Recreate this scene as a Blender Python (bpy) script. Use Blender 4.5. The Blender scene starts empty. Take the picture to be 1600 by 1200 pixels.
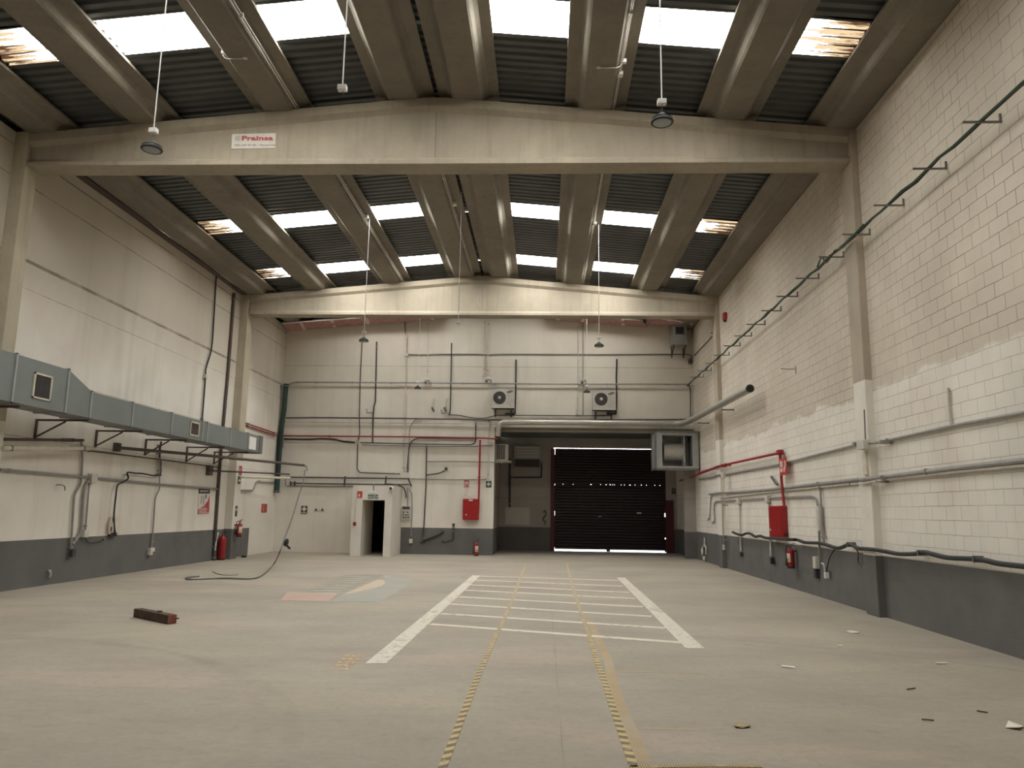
import bpy, math, random
from mathutils import Vector, Matrix
random.seed(7)
SC = bpy.context.scene
COL = SC.collection
PI = math.pi
# ---------------------------------------------------------------- dimensions (metres)
XL, XR = -10.26, 5.71          # side walls
YB, YD = 29.2, 33.3              # back wall, rear wall of the loading bay
Y1, Y2 = 13.34, 24.51            # front faces of the two girders in view
XRIDGE = -2.2
RA = -1.9                        # left side of the loading bay
RH = 4.83                        # loading bay height
def zt(x):                       # top of the girders
    d = abs(x-XRIDGE)
    return 9.42-0.0905*d if d > .5 else 9.42-0.0905*(.25+d*d)
def zs(x): return 9.42-0.0905*abs(x-XRIDGE)+.30   # roof sheets
PURL = [-9.78, -7.75, -5.15, -2.76, -1.5, .93, 3.43, 5.47]
# ---------------------------------------------------------------- materials
def newmat(name):
    m = bpy.data.materials.new(name); m.use_nodes = True
    nt = m.node_tree; b = nt.nodes['Principled BSDF']
    return m, nt, b
class N:
    """tiny node helper"""
    def __init__(s, nt): s.nt = nt
    def n(s, t, **k):
        o = s.nt.nodes.new(t)
        for a, v in k.items(): setattr(o, a, v)
        return o
    def l(s, a, b): s.nt.links.new(a, b)
    def coord(s): return s.n('ShaderNodeTexCoord').outputs['Object']
    def noise(s, vec, scale, detail=4, rough=.55, dist=0.):
        o = s.n('ShaderNodeTexNoise'); s.l(vec, o.inputs['Vector'])
        o.inputs['Scale'].default_value = scale; o.inputs['Detail'].default_value = detail
        o.inputs['Roughness'].default_value = rough; o.inputs['Distortion'].default_value = dist
        return o.outputs['Fac']
    def mapv(s, vec, scale=(1,1,1), loc=(0,0,0), rot=(0,0,0)):
        o = s.n('ShaderNodeMapping'); s.l(vec, o.inputs['Vector'])
        o.inputs['Scale'].default_value = scale; o.inputs['Location'].default_value = loc; o.inputs['Rotation'].default_value = rot
        return o.outputs['Vector']
    def ramp(s, fac, lo, hi, a=0., b=1.):
        o = s.n('ShaderNodeMapRange'); s.l(fac, o.inputs['Value'])
        o.inputs['From Min'].default_value = lo; o.inputs['From Max'].default_value = hi
        o.inputs['To Min'].default_value = a; o.inputs['To Max'].default_value = b
        return o.outputs['Result']
    def mix(s, fac, a, b):
        o = s.n('ShaderNodeMix', data_type='RGBA')
        for sock, v in ((o.inputs['Factor'], fac), (o.inputs['A'], a), (o.inputs['B'], b)):
            pass
        for key, v in (('Factor', fac), (6, a), (7, b)):
            sock = o.inputs[0] if key == 'Factor' else o.inputs[key]
            if hasattr(v, 'is_output') or isinstance(v, bpy.types.NodeSocket): s.l(v, sock)
            elif key == 'Factor': sock.default_value = v
            else: sock.default_value = (v[0], v[1], v[2], 1)
        return o.outputs[2]
    def math(s, op, a, b=0., c=0.):
        o = s.n('ShaderNodeMath', operation=op)
        for i, v in enumerate((a, b, c)):
            if isinstance(v, bpy.types.NodeSocket): s.l(v, o.inputs[i])
            else: o.inputs[i].default_value = v
        return o.outputs[0]
    def xyz(s, vec):
        o = s.n('ShaderNodeSeparateXYZ'); s.l(vec, o.inputs[0]); return o.outputs
    def comb(s, x=0., y=0., z=0.):
        o = s.n('ShaderNodeCombineXYZ')
        for i, v in enumerate((x, y, z)):
            if isinstance(v, bpy.types.NodeSocket): s.l(v, o.inputs[i])
            else: o.inputs[i].default_value = v
        return o.outputs[0]
    def bump(s, h, strength, dist, b):
        o = s.n('ShaderNodeBump'); s.l(h, o.inputs['Height'])
        o.inputs['Strength'].default_value = strength; o.inputs['Distance'].default_value = dist
        s.l(o.outputs[0], b.inputs['Normal'])
def simple(name, col, rough=.6, metal=0., var=.12, scale=6.):
    m, nt, b = newmat(name); h = N(nt)
    b.inputs['Roughness'].default_value = rough; b.inputs['Metallic'].default_value = metal
    f = h.noise(h.coord(), scale, 3)
    c = h.mix(h.ramp(f, .3, .7), tuple(x*(1-var) for x in col), tuple(min(1, x*(1+var)) for x in col))
    h.l(c, b.inputs['Base Color'])
    return m
def concrete(name, col, zpaint=None, zdado=None, streak=1.):
    """bare concrete; below zpaint white paint, below zdado grey paint"""
    m, nt, b = newmat(name); h = N(nt); v = h.coord()
    b.inputs['Roughness'].default_value = .85
    f1 = h.noise(v, .9, 5, .6); f2 = h.noise(h.mapv(v, (7, 7, .5)), 1., 3); f3 = h.noise(v, 22, 3)
    c = h.mix(h.ramp(f1, .3, .7), tuple(x*.84 for x in col), tuple(x*1.12 for x in col))
    c = h.mix(h.ramp(f2, .5, .75, 0, .35*streak), c, tuple(x*.6 for x in (col[0], col[1]*.96, col[2]*.9)))
    c = h.mix(h.ramp(f3, .64, .74, 0, .5), c, tuple(x*.55 for x in col))
    if zpaint is not None:
        z = h.xyz(v)[2]
        w = h.mix(h.ramp(h.noise(v, 1.5, 4), .35, .7), WHITE, tuple(x*.88 for x in WHITE))
        zz = h.math('ADD', z, h.ramp(h.noise(v, 6, 2), 0, 1, -.02, .02))
        c = h.mix(h.math('GREATER_THAN', zz, zpaint), w, c)
        if zdado: c = h.mix(h.math('GREATER_THAN', z, zdado), dado_col(h, v), c)
    h.l(c, b.inputs['Base Color'])
    h.bump(h.noise(v, 14, 5), .25, .02, b)
    return m
WHITE = (.76, .715, .635)
WHITEL = (.73, .685, .61)
DADO = (.125, .119, .112)
def dado_col(h, v):
    f = h.noise(v, 1.3, 5, .6)
    c = h.mix(h.ramp(f, .3, .7), tuple(x*.85 for x in DADO), tuple(x*1.15 for x in DADO))
    chips = h.ramp(h.noise(h.mapv(v, (2.2, 2.2, 4.)), 1.4, 6, .7), .735, .76)
    return h.mix(chips, c, (.42, .39, .35))
CONC = (.215, .188, .146)
M = {}
M['concrete'] = concrete('bare_concrete', CONC)
M['concrete_light'] = concrete('pale_concrete', (.345, .298, .23))
M['col_right'] = concrete('column_paint_right', (.42, .36, .28), 4.0, 1.0)
M['col_left'] = concrete('column_paint_left', (.43, .38, .28), 3.15, .95)
def wall_right_mat():
    m, nt, b = newmat('painted_block_wall'); h = N(nt); v = h.coord(); s = h.xyz(v)
    b.inputs['Roughness'].default_value = .8
    uv = h.comb(s[1], s[2], 0.)
    wob = h.noise(v, 3., 2)
    uvw = h.comb(h.math('ADD', s[1], h.ramp(wob, 0, 1, -.012, .012)), h.math('ADD', h.math('ADD', s[2], .19), h.ramp(wob, 0, 1, -.01, .01)), 0.)
    br = h.n('ShaderNodeTexBrick'); h.l(uvw, br.inputs['Vector'])
    br.inputs['Scale'].default_value = 1.; br.inputs['Brick Width'].default_value = .4; br.inputs['Row Height'].default_value = .2
    br.inputs['Mortar Size'].default_value = .006; br.inputs['Mortar Smooth'].default_value = .3; br.offset = .5
    br.inputs['Color1'].default_value = (1, 1, 1, 1); br.inputs['Color2'].default_value = (.9, .9, .9, 1); br.inputs['Mortar'].default_value = (.5, .5, .5, 1)
    # upper part: thin old paint over the block; lower part: fresher white
    edge = h.math('ADD', s[2], h.ramp(h.noise(v, .8, 4), 0, 1, -.28, .28))
    up = h.ramp(edge, 3.80, 3.86)
    f = h.noise(v, .7, 5, .6)
    low = h.mix(h.ramp(f, .3, .7), tuple(x*.93 for x in WHITE), tuple(x*1.06 for x in WHITE))
    upc = h.mix(h.ramp(f, .3, .7), (.52, .46, .37), (.65, .585, .48))
    c = h.mix(up, low, upc)
    blot = h.ramp(h.noise(v, .55, 3, .5), .52, .68, 0, .35)
    c = h.mix(blot, c, (.60, .47, .42))
    c = h.mix(h.ramp(h.noise(h.mapv(v, (1, 1.2, .12)), 1.2, 4), .5, .8, 0, .28), c, (.40, .34, .27))
    mul = h.n('ShaderNodeMix', data_type='RGBA', blend_type='MULTIPLY'); mul.inputs[0].default_value = .35
    h.l(c, mul.inputs[6]); h.l(br.outputs['Color'], mul.inputs[7]); c = mul.outputs[2]
    jm = h.math('MULTIPLY', br.outputs['Fac'], h.ramp(h.noise(v, 1.1, 4), .34, .66, .12, .95))
    jm = h.math('MULTIPLY', jm, h.ramp(up, 0, 1, .5, .9))
    c = h.mix(jm, c, (.16, .13, .10))
    c = h.mix(h.math('GREATER_THAN', s[2], 1.0), dado_col(h, v), c)
    h.l(c, b.inputs['Base Color'])
    hgt = h.math('SUBTRACT', h.math('MULTIPLY', h.noise(v, 9, 4), .35), br.outputs['Fac'])
    h.bump(hgt, .5, .012, b)
    return m
def panel_wall_mat(name, joints, dado_lo, dado_hi=None, axis=0, vjoints=(), dirty=1., base=None):
    """painted precast panels with horizontal joints; grey dado between two positions along the wall"""
    m, nt, b = newmat(name); h = N(nt); v = h.coord(); s = h.xyz(v)
    b.inputs['Roughness'].default_value = .82
    f = h.noise(v, .6, 5, .6)
    base = base or WHITEL
    c = h.mix(h.ramp(f, .3, .7), tuple(x*.9 for x in base), tuple(x*1.07 for x in base))
    c = h.mix(h.ramp(h.noise(v, .45, 3, .5), .55, .7, 0, .3*dirty), c, (.60, .46, .41))
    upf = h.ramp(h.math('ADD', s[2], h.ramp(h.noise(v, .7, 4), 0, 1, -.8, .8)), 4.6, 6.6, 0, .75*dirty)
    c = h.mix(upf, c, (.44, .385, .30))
    st = h.ramp(h.noise(h.mapv(v, (1.6, 1.6, .10)), 1.3, 4), .52, .8, 0, .38*dirty)
    c = h.mix(st, c, (.34, .29, .225))
    c = h.mix(h.ramp(h.noise(v, 2.6, 6, .7), .66, .78, 0, .5*dirty), c, (.36, .31, .25))
    jj = None
    for z, w in joints:
        d = h.math('ABSOLUTE', h.math('SUBTRACT', h.math('ADD', s[2], h.ramp(h.noise(v, 5, 2), 0, 1, -.012, .012)), z))
        k = h.ramp(d, w*.6, w*1.4, 1, 0)
        k = h.math('MULTIPLY', k, h.ramp(h.noise(v, 1.4, 4), .3, .6, .35, 1.))
        jj = k if jj is None else h.math('MAXIMUM', jj, k)
    if jj is not None: c = h.mix(h.math('MULTIPLY', jj, .8), c, (.13, .105, .08))
    dm = h.math('LESS_THAN', s[2], dado_lo[2])
    a = s[axis]
    dm = h.math('MULTIPLY', dm, h.math('GREATER_THAN', a, dado_lo[0]))
    dm = h.math('MULTIPLY', dm, h.math('LESS_THAN', a, dado_lo[1]))
    c = h.mix(dm, c, dado_col(h, v))
    h.l(c, b.inputs['Base Color'])
    h.bump(h.noise(v, 5, 6), .3, .012, b)
    return m
M['wall_right'] = wall_right_mat()
M['wall_left'] = panel_wall_mat('painted_panel_wall_left', [(8.49, .016), (7.88, .012), (6.40, .035), (5.85, .006), (4.2, .006), (2.95, .006)], (-50, 26.67, .94), axis=1)
M['wall_back'] = panel_wall_mat('painted_panel_wall_back', [(7.2, .008), (4.95, .012), (4.15, .006)], (-5.4, 50, .985), axis=0, dirty=.55)
M['wall_bay'] = panel_wall_mat('bay_white_with_shade', [(2.2, .006)], (-50, 50, .985), axis=0, dirty=.5, base=(.36, .33, .29))  # white wall paint darkened: the bay's shade is put into the base colour
M['white_plaster'] = simple('white_plaster', (.68, .64, .575), .8, 0, .06, 1.5)
def floor_mat():
    m, nt, b = newmat('dusty_concrete_floor'); h = N(nt); v = h.coord(); s = h.xyz(v)
    b.inputs['Roughness'].default_value = .78
    f = h.noise(h.mapv(v, (.55, .9, 1)), .55, 6, .62)
    c = h.mix(h.ramp(f, .3, .72), (.305, .266, .212), (.405, .358, .29))
    c = h.mix(h.ramp(h.noise(h.mapv(v, (.6, 1.6, 1), rot=(0, 0, .12)), .9, 6, .72), .52, .8, 0, .45), c, (.27, .228, .172))
    c = h.mix(h.ramp(h.noise(h.mapv(v, (1, 1, 1), loc=(4, 9, 0)), .35, 3), .5, .7, 0, .4), c, (.44, .395, .27))
    c = h.mix(h.ramp(h.noise(h.mapv(v, (.5, 1.4, 1), loc=(1, 3, 0)), .5, 4), .56, .68, 0, .4), c, (.50, .375, .29))
    c = h.mix(h.ramp(h.noise(h.mapv(v, (1.2, 5, 1)), 1.6, 6, .7), .66, .76, 0, .5), c, (.24, .20, .155))
    c = h.mix(h.ramp(h.noise(v, 5, 6, .75), .60, .78, 0, .35), c, (.30, .26, .20))
    c = h.mix(h.ramp(h.noise(v, 38, 3, .6), .66, .76, 0, .6), c, (.16, .13, .10))
    c = h.mix(h.ramp(h.noise(h.mapv(v, (1.4, 3.2, 1), rot=(0, 0, -.2)), 2.6, 7, .75), .54, .74, 0, .5), c, (.22, .19, .15))
    c = h.mix(h.ramp(h.noise(h.mapv(v, (1.1, 2.0, 1), loc=(7, 2, 0)), 3.2, 6, .75), .60, .78, 0, .5), c, (.50, .455, .38))
    c = h.mix(h.ramp(h.noise(v, 60, 2, .5), .70, .76, 0, .35), c, (.58, .53, .45))
    c = h.mix(h.ramp(h.noise(v, 11, 8, .8), .48, .72, 0, .42), c, (.235, .20, .155))
    c = h.mix(h.ramp(h.noise(h.mapv(v, (1, 1, 1), loc=(3, 1, 5)), 17, 6, .8), .56, .74, 0, .38), c, (.56, .51, .43))
    c = h.mix(h.ramp(h.noise(h.mapv(v, (.8, 1.1, 1), loc=(2, 8, 1)), .9, 5, .6), .50, .72, 0, .30), c, (.27, .235, .185))
    # saw-cut joints
    wob = h.ramp(h.noise(v, 1.6, 4), 0, 1, -.02, .02)
    jj = None
    for x in (.15, -6.9):
        d = h.math('ABSOLUTE', h.math('SUBTRACT', h.math('ADD', s[0], wob), x)); k = h.ramp(d, .002, .006, .7, 0)
        jj = k if jj is None else h.math('MAXIMUM', jj, k)
    for y in (7.6, 15.9, 21.0):
        d = h.math('ABSOLUTE', h.math('SUBTRACT', h.math('ADD', s[1], wob), y)); k = h.ramp(d, .003, .010, .6, 0)
        jj = h.math('MAXIMUM', jj, k)
    c = h.mix(h.math('MULTIPLY', jj, h.ramp(h.noise(v, .8, 3), .4, .6, .1, .75)), c, (.15, .125, .095))
    # curved tyre marks
    for cx, cy, rad in ((-7.2, 4.5, 5.3), (-6.9, 4.3, 5.3), (3.6, 20., 5.6), (-1.0, 2.0, 9.4)):
        d = h.math('SQRT', h.math('ADD', h.math('POWER', h.math('ABSOLUTE', h.math('SUBTRACT', s[0], cx)), 2.), h.math('POWER', h.math('ABSOLUTE', h.math('SUBTRACT', s[1], cy)), 2.)))
        k = h.ramp(h.math('ABSOLUTE', h.math('SUBTRACT', d, rad)), .03, .11, .16, 0)
        c = h.mix(h.math('MULTIPLY', k, h.ramp(h.noise(v, 1.5, 4), .35, .6)), c, (.17, .14, .11))
    h.l(c, b.inputs['Base Color'])
    h.bump(h.noise(v, 7, 6), .18, .01, b)
    return m
M['floor'] = floor_mat()
M['ground'] = simple('outdoor_asphalt', (.13, .13, .13), .9)
M['sheet'] = simple('dark_roof_sheet', (.085, .089, .086), .5, .0, .22, 1.2)
def skylight_mat(name, dirt):
    m, nt, b = newmat(name); h = N(nt); v = h.coord(); s = h.xyz(v)
    out = nt.nodes['Material Output']; nt.nodes.remove(b)
    f = h.noise(h.mapv(v, (.8, 14, 1)), 1.4, 5, .65)
    if dirt:
        side = h.ramp(h.math('ABSOLUTE', h.math('SUBTRACT', s[0], XRIDGE)), 6.2, 7.5, -.02, .33)
        f2 = h.math('ADD', f, side)
        c = h.mix(h.ramp(f2, .47, .56), (.97, .95, .90), (.036, .026, .0155))
        c = h.mix(h.ramp(f2, .67, .76), c, (.005, .0021, .0010))
    else:
        c = h.mix(h.ramp(f, .60, .72), (.97, .95, .90), (.033, .029, .022))
    tr = h.n('ShaderNodeBsdfTransparent'); h.l(c, tr.inputs[0])
    tl = h.n('ShaderNodeBsdfTranslucent'); h.l(c, tl.inputs[0])
    mx = h.n('ShaderNodeMixShader'); mx.inputs[0].default_value = .12
    h.l(tr.outputs[0], mx.inputs[1]); h.l(tl.outputs[0], mx.inputs[2]); h.l(mx.outputs[0], out.inputs[0])
    return m
M['sky_clean'] = skylight_mat('translucent_sheet', False)
M['sky_dirty'] = skylight_mat('stained_translucent_sheet', True)
M['galv'] = simple('galvanised_steel', (.36, .37, .36), .45, .35, .1, 3)
M['duct'] = simple('duct_sheet_metal', (.195, .212, .205), .5, .25, .07, 1.5)
M['duct_dark'] = simple('duct_flange_metal', (.15, .155, .15), .5, .3)
M['black'] = simple('black_rubber', (.022, .022, .022), .6)
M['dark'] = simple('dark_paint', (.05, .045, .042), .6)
M['brown'] = simple('brown_iron', (.085, .062, .052), .65)
M['grey_pipe'] = simple('grey_conduit', (.27, .255, .235), .55)
M['pale_pipe'] = simple('pale_conduit', (.55, .51, .45), .55)
M['white'] = simple('white_plastic', (.74, .72, .68), .5, 0, .05)
M['cream'] = simple('cream_plastic', (.62, .56, .45), .5)
M['ac_white'] = simple('aged_white_casing', (.50, .475, .42), .5, 0, .06)
M['red'] = simple('red_enamel', (.31, .010, .012), .35, 0, .12)
M['red_pipe'] = simple('red_pipe_paint', (.27, .022, .02), .45)
M['red_dark'] = simple('dark_red_steel', (.085, .008, .010), .6)
M['door_slat'] = simple('maroon_slat', (.016, .005, .006), .55)
M['sign_red'] = simple('sign_red', (.42, .045, .035), .5, 0, .08)
M['sign_green'] = simple('sign_green', (.02, .10, .06), .5)
M['sign_dark'] = simple('sign_dark_green', (.06, .06, .04), .5)
M['paper'] = simple('white_paper', (.66, .62, .56), .8, 0, .06)
M['green_pipe'] = simple('dark_green_pipe', (.018, .05, .038), .5)
M['green_cable'] = simple('green_cable', (.03, .055, .035), .6)
M['silver'] = simple('silver_pipe', (.50, .48, .43), .35, .6, .08)
M['pink'] = simple('pink_insulation', (.40, .215, .195), .8, 0, .25, 6)
M['tape_pale'] = simple('pale_tape', (.64, .53, .48), .7)
M['glass_grey'] = simple('lamp_diffuser', (.30, .32, .32), .25)
M['yellow'] = simple('yellow_label', (.55, .36, .08), .6)
M['wood'] = simple('old_timber', (.075, .045, .028), .85, 0, .4, 9)
M['wood_end'] = simple('red_timber_end', (.22, .075, .055), .85, 0, .25, 20)
M['cardboard'] = simple('white_card', (.72, .66, .55), .8)
M['gun_metal'] = simple('dull_steel', (.20, .19, .18), .4, .6)
def worn_paint(name, col, wear=.45, floorcol=(.40, .345, .265), sc=9.):
    m, nt, b = newmat(name); h = N(nt); v = h.coord(); b.inputs['Roughness'].default_value = .8
    f = h.noise(v, sc, 6, .7); g = h.noise(v, .9, 3)
    k = h.ramp(h.math('ADD', f, h.ramp(g, .3, .7, -.12, .12)), wear-.03, wear+.06)
    c = h.mix(h.ramp(g, .3, .7), tuple(x*.9 for x in col), tuple(x*1.05 for x in col))
    h.l(h.mix(h.math('MULTIPLY', k, .85), c, floorcol), b.inputs['Base Color'])
    return m
M['floor_white'] = worn_paint('worn_white_line', (.66, .61, .51), .56)
M['floor_white_thin'] = worn_paint('worn_white_rung', (.66, .61, .51), .60)
M['floor_orange'] = worn_paint('worn_orange_stencil', (.60, .42, .22), .56)
M['floor_pink'] = worn_paint('faded_pink', (.50, .35, .285), .54, sc=5)
M['floor_blue'] = worn_paint('faded_blue', (.36, .355, .31), .54, sc=5)
M['floor_teal'] = worn_paint('faded_teal', (.285, .29, .255), .58, sc=5)
M['floor_cream'] = worn_paint('faded_cream', (.56, .46, .34), .60, sc=5)
M['residue'] = worn_paint('tape_glue_residue', (.43, .325, .19), .56, sc=3.)
def hazard_mat(name, period, slant, y_fade):
    m, nt, b = newmat(name); h = N(nt); v = h.coord(); s = h.xyz(v); b.inputs['Roughness'].default_value = .7
    ph = h.math('DIVIDE', h.math('ADD', s[1], h.math('MULTIPLY', s[0], slant)), period)
    fr = h.math('FRACT', ph)
    st = h.ramp(fr, .46, .54)
    c = h.mix(st, (.56, .43, .18), (.17, .135, .085))
    wear = h.ramp(h.math('ADD', h.noise(v, 9, 5, .7), h.ramp(s[1], y_fade, y_fade+10, -.02, .22)), .52, .62, 0, .9)
    h.l(h.mix(wear, c, (.43, .345, .225)), b.inputs['Base Color'])
    return m
# ---------------------------------------------------------------- mesh building
class MB:
    def __init__(s): s.v = []; s.f = []
    def add(s, vs, fs):
        o = len(s.v); s.v += [Vector(p) for p in vs]; s.f += [[i+o for i in f] for f in fs]; return s
    def box(s, x0, x1, y0, y1, z0, z1):
        vs = [(x, y, z) for z in (z0, z1) for y in (y0, y1) for x in (x0, x1)]
        return s.add(vs, [(0, 2, 3, 1), (4, 5, 7, 6), (0, 1, 5, 4), (2, 6, 7, 3), (0, 4, 6, 2), (1, 3, 7, 5)])
    def cbox(s, c, sx, sy, sz): return s.box(c[0]-sx/2, c[0]+sx/2, c[1]-sy/2, c[1]+sy/2, c[2]-sz/2, c[2]+sz/2)
    def bar(s, p, q, w, h, up=(0, 0, 1)):
        p, q = Vector(p), Vector(q); d = (q-p).normalized(); u = Vector(up)
        if abs(d.dot(u)) > .98: u = Vector((0, 1, 0))
        a = d.cross(u).normalized(); u = a.cross(d)
        vs = [e+a*(i*w/2)+u*(j*h/2) for e in (p, q) for j in (-1, 1) for i in (-1, 1)]
        return s.add(vs, [(0, 1, 3, 2), (4, 6, 7, 5), (0, 4, 5, 1), (2, 3, 7, 6), (0, 2, 6, 4), (1, 5, 7, 3)])
    def tube(s, path, r, n=8, fil=0.):
        P = [Vector(p) for p in path]
        if fil > 0 and len(P) > 2:
            Q = [P[0]]
            for i in range(1, len(P)-1):
                a, b, c = P[i-1], P[i], P[i+1]; d1 = (a-b); d2 = (c-b)
                k = min(fil, d1.length*.45, d2.length*.45)
                p1 = b+d1.normalized()*k; p2 = b+d2.normalized()*k
                for t in range(5):
                    t /= 4; Q.append(p1*(1-t)**2+b*(2*t*(1-t))+p2*t*t)
            Q.append(P[-1]); P = Q
        rs = r if isinstance(r, (list, tuple)) else [r]*len(P)
        rings = []; prev = None
        for i, p in enumerate(P):
            d = (P[min(i+1, len(P)-1)]-P[max(i-1, 0)])
            d = d.normalized() if d.length > 1e-9 else Vector((0, 0, 1))
            if prev is None:
                u = Vector((0, 0, 1)) if abs(d.z) < .9 else Vector((0, 1, 0))
                a = d.cross(u).normalized()
            else:
                a = (prev-d*prev.dot(d)).normalized()
            prev = a; b = d.cross(a)
            rings.append([p+(a*math.cos(2*PI*k/n)+b*math.sin(2*PI*k/n))*rs[i] for k in range(n)])
        o = []; fs = []
        for rg in rings: o += rg
        for i in range(len(rings)-1):
            for k in range(n):
                fs.append((i*n+k, i*n+(k+1) % n, (i+1)*n+(k+1) % n, (i+1)*n+k))
        fs.append(tuple(reversed(range(n)))); fs.append(tuple((len(rings)-1)*n+k for k in range(n)))
        return s.add(o, fs)
    def lathe(s, prof, o, n=24, axis=(0, 0, 1), cap=True):
        o = Vector(o); d = Vector(axis).normalized(); u = Vector((1, 0, 0)) if abs(d.x) < .9 else Vector((0, 1, 0))
        a = d.cross(u).normalized(); b = d.cross(a); vs = []; fs = []
        for r, z in prof:
            vs += [o+d*z+(a*math.cos(2*PI*k/n)+b*math.sin(2*PI*k/n))*r for k in range(n)]
        m = len(prof)
        for i in range(m-1):
            for k in range(n): fs.append((i*n+k, i*n+(k+1) % n, (i+1)*n+(k+1) % n, (i+1)*n+k))
        if cap: fs.append(tuple(reversed(range(n)))); fs.append(tuple((m-1)*n+k for k in range(n)))
        return s.add(vs, fs)
    def prism(s, pts, d):
        """polygon of 3-D points extruded by vector d"""
        n = len(pts); d = Vector(d); P = [Vector(p) for p in pts]
        return s.add(P+[p+d for p in P], [tuple(range(n)), tuple(n+i for i in reversed(range(n)))]+[(i, (i+1) % n, n+(i+1) % n, n+i) for i in range(n)])
    def sections(s, secs):
        """list of closed section loops joined in order, capped"""
        n = len(secs[0]); vs = [p for q in secs for p in q]; fs = []
        for i in range(len(secs)-1):
            for k in range(n): fs.append((i*n+k, i*n+(k+1) % n, (i+1)*n+(k+1) % n, (i+1)*n+k))
        fs.append(tuple(reversed(range(n)))); fs.append(tuple((len(secs)-1)*n+k for k in range(n)))
        return s.add(vs, fs)
    def build(s, name, m, parent=None, smooth=False, bev=0.):
        o0 = Vector((0, 0, 0))
        q = parent
        while q is not None: o0 += Vector(q.location); q = q.parent
        me = bpy.data.meshes.new(name); me.from_pydata([tuple(p-o0) for p in s.v], [], s.f); me.update()
        import bmesh
        bm = bmesh.new(); bm.from_mesh(me); bmesh.ops.recalc_face_normals(bm, faces=bm.faces); bm.to_mesh(me); bm.free()
        ob = bpy.data.objects.new(name, me); COL.objects.link(ob)
        me.materials.append(M[m] if isinstance(m, str) else m)
        if parent is not None: ob.parent = parent
        if smooth:
            for p in me.polygons: p.use_smooth = True
            try: me.set_sharp_from_angle(angle=.7)
            except Exception: pass
        if bev > 0:
            md = ob.modifiers.new('edge', 'BEVEL'); md.width = bev; md.segments = 2; md.limit_method = 'ANGLE'
        return ob
def tag(o, label, cat, group=None, kind=None):
    o['label'] = label; o['category'] = cat
    if group: o['group'] = group
    if kind: o['kind'] = kind
    return o
def thing(name, loc, label, cat, group=None):
    o = bpy.data.objects.new(name, None); COL.objects.link(o); o.location = loc; o.empty_display_size = .1
    return tag(o, label, cat, group)
def children(o): return [c for c in bpy.data.objects if c.parent == o]
def dup(o, loc, label, parent=None):
    c = o.copy(); COL.objects.link(c)
    if parent is None: c.location = loc; c['label'] = label
    else: c.parent = parent
    for ch in children(o): dup(ch, None, None, c)
    return c
V = Vector
class Wall:
    """local frame on a wall: u to the right as seen from the hall, v up, w out into the hall"""
    def __init__(s, u, w): s.u = V(u); s.v = V((0, 0, 1)); s.w = V(w)
    def pt(s, o, a, b, c=0.): return V(o)+s.u*a+s.v*b+s.w*c
    def poly(s, mb, o, pts, w0, w1): return mb.prism([s.pt(o, a, b, w0) for a, b in pts], s.w*(w1-w0))
    def rect(s, mb, o, a0, a1, b0, b1, w0, w1):
        if w0 == 0: w0 = -.004
        return s.poly(mb, o, [(a0, b0), (a1, b0), (a1, b1), (a0, b1)], w0, w1)
WB = Wall((1, 0, 0), (0, -1, 0)); WL = Wall((0, 1, 0), (1, 0, 0)); WR = Wall((0, -1, 0), (-1, 0, 0))
def text_polys(mb, wall, o, txt, size, w0, w1, bold=.0, shear=0., align='LEFT', sx=1.):
    cu = bpy.data.curves.new('lettering_source', 'FONT'); cu.body = txt; cu.size = size; cu.offset = bold; cu.shear = shear
    cu.align_x = align; cu.resolution_u = 3; cu.fill_mode = 'BOTH'; cu.extrude = .5
    ob = bpy.data.objects.new('lettering_source', cu); COL.objects.link(ob)
    dg = bpy.context.evaluated_depsgraph_get(); me = bpy.data.meshes.new_from_object(ob.evaluated_get(dg))
    vs = []
    for p in me.vertices: vs.append(wall.pt(o, p.co.x*sx, p.co.y, w1 if p.co.z > 0 else w0))
    mb.add(vs, [tuple(f.vertices) for f in me.polygons])
    bpy.data.objects.remove(ob); bpy.data.curves.remove(cu); bpy.data.meshes.remove(me)
    return mb
def struct(mb, name, m, label, cat, smooth=False, bev=0.):
    return tag(mb.build(name, m, None, smooth, bev), label, cat, None, 'structure')
# ================================================================= SETTING
struct(MB().box(XL-.4, XR+.6, -4.2, YD+.05, -.3, 0), 'floor', 'floor', 'dusty beige concrete floor of the hall with stains and joints', 'floor')
struct(MB().box(-30, 30, YD+.05, 60, -.32, -.02), 'ground', 'ground', 'grey ground outside the closed shutter door', 'ground')
struct(MB().box(XR, XR+.35, -4.2, YD+.3, 0, 8.71), 'wall_right', 'wall_right', 'right-hand wall of white painted concrete blocks with grey dado', 'wall')
struct(MB().box(XL-.35, XL, -4.2, YB+.3, 0, 8.75), 'wall_left', 'wall_left', 'left-hand wall of stained white panels with grey dado', 'wall')
mb = MB()
mb.box(XL-.3, -6.63, YB, YB+.3, 0, 8.0); mb.box(-6.63, -5.75, YB, YB+.3, 2.0, 8.0); mb.box(-5.75, RA, YB, YB+.3, 0, 8.0)
mb.box(RA, XR+.3, YB, YB+.3, RH, 8.0)
mb.prism([(XL-.3, YB, 8.0), (XR+.3, YB, 8.0), (XR+.3, YB, zs(XR+.3)+.1), (XRIDGE, YB, zs(XRIDGE)+.1), (XL-.3, YB, zs(XL-.3)+.1)], (0, .3, 0))
struct(mb, 'wall_back', 'wall_back', 'white back wall with conduits, over the dark loading bay', 'wall')
struct(MB().box(XL-.3, XR+.3, -4.4, -4.2, 0, 10.2), 'wall_front', 'white_plaster', 'white end wall behind the viewer', 'wall')
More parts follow.
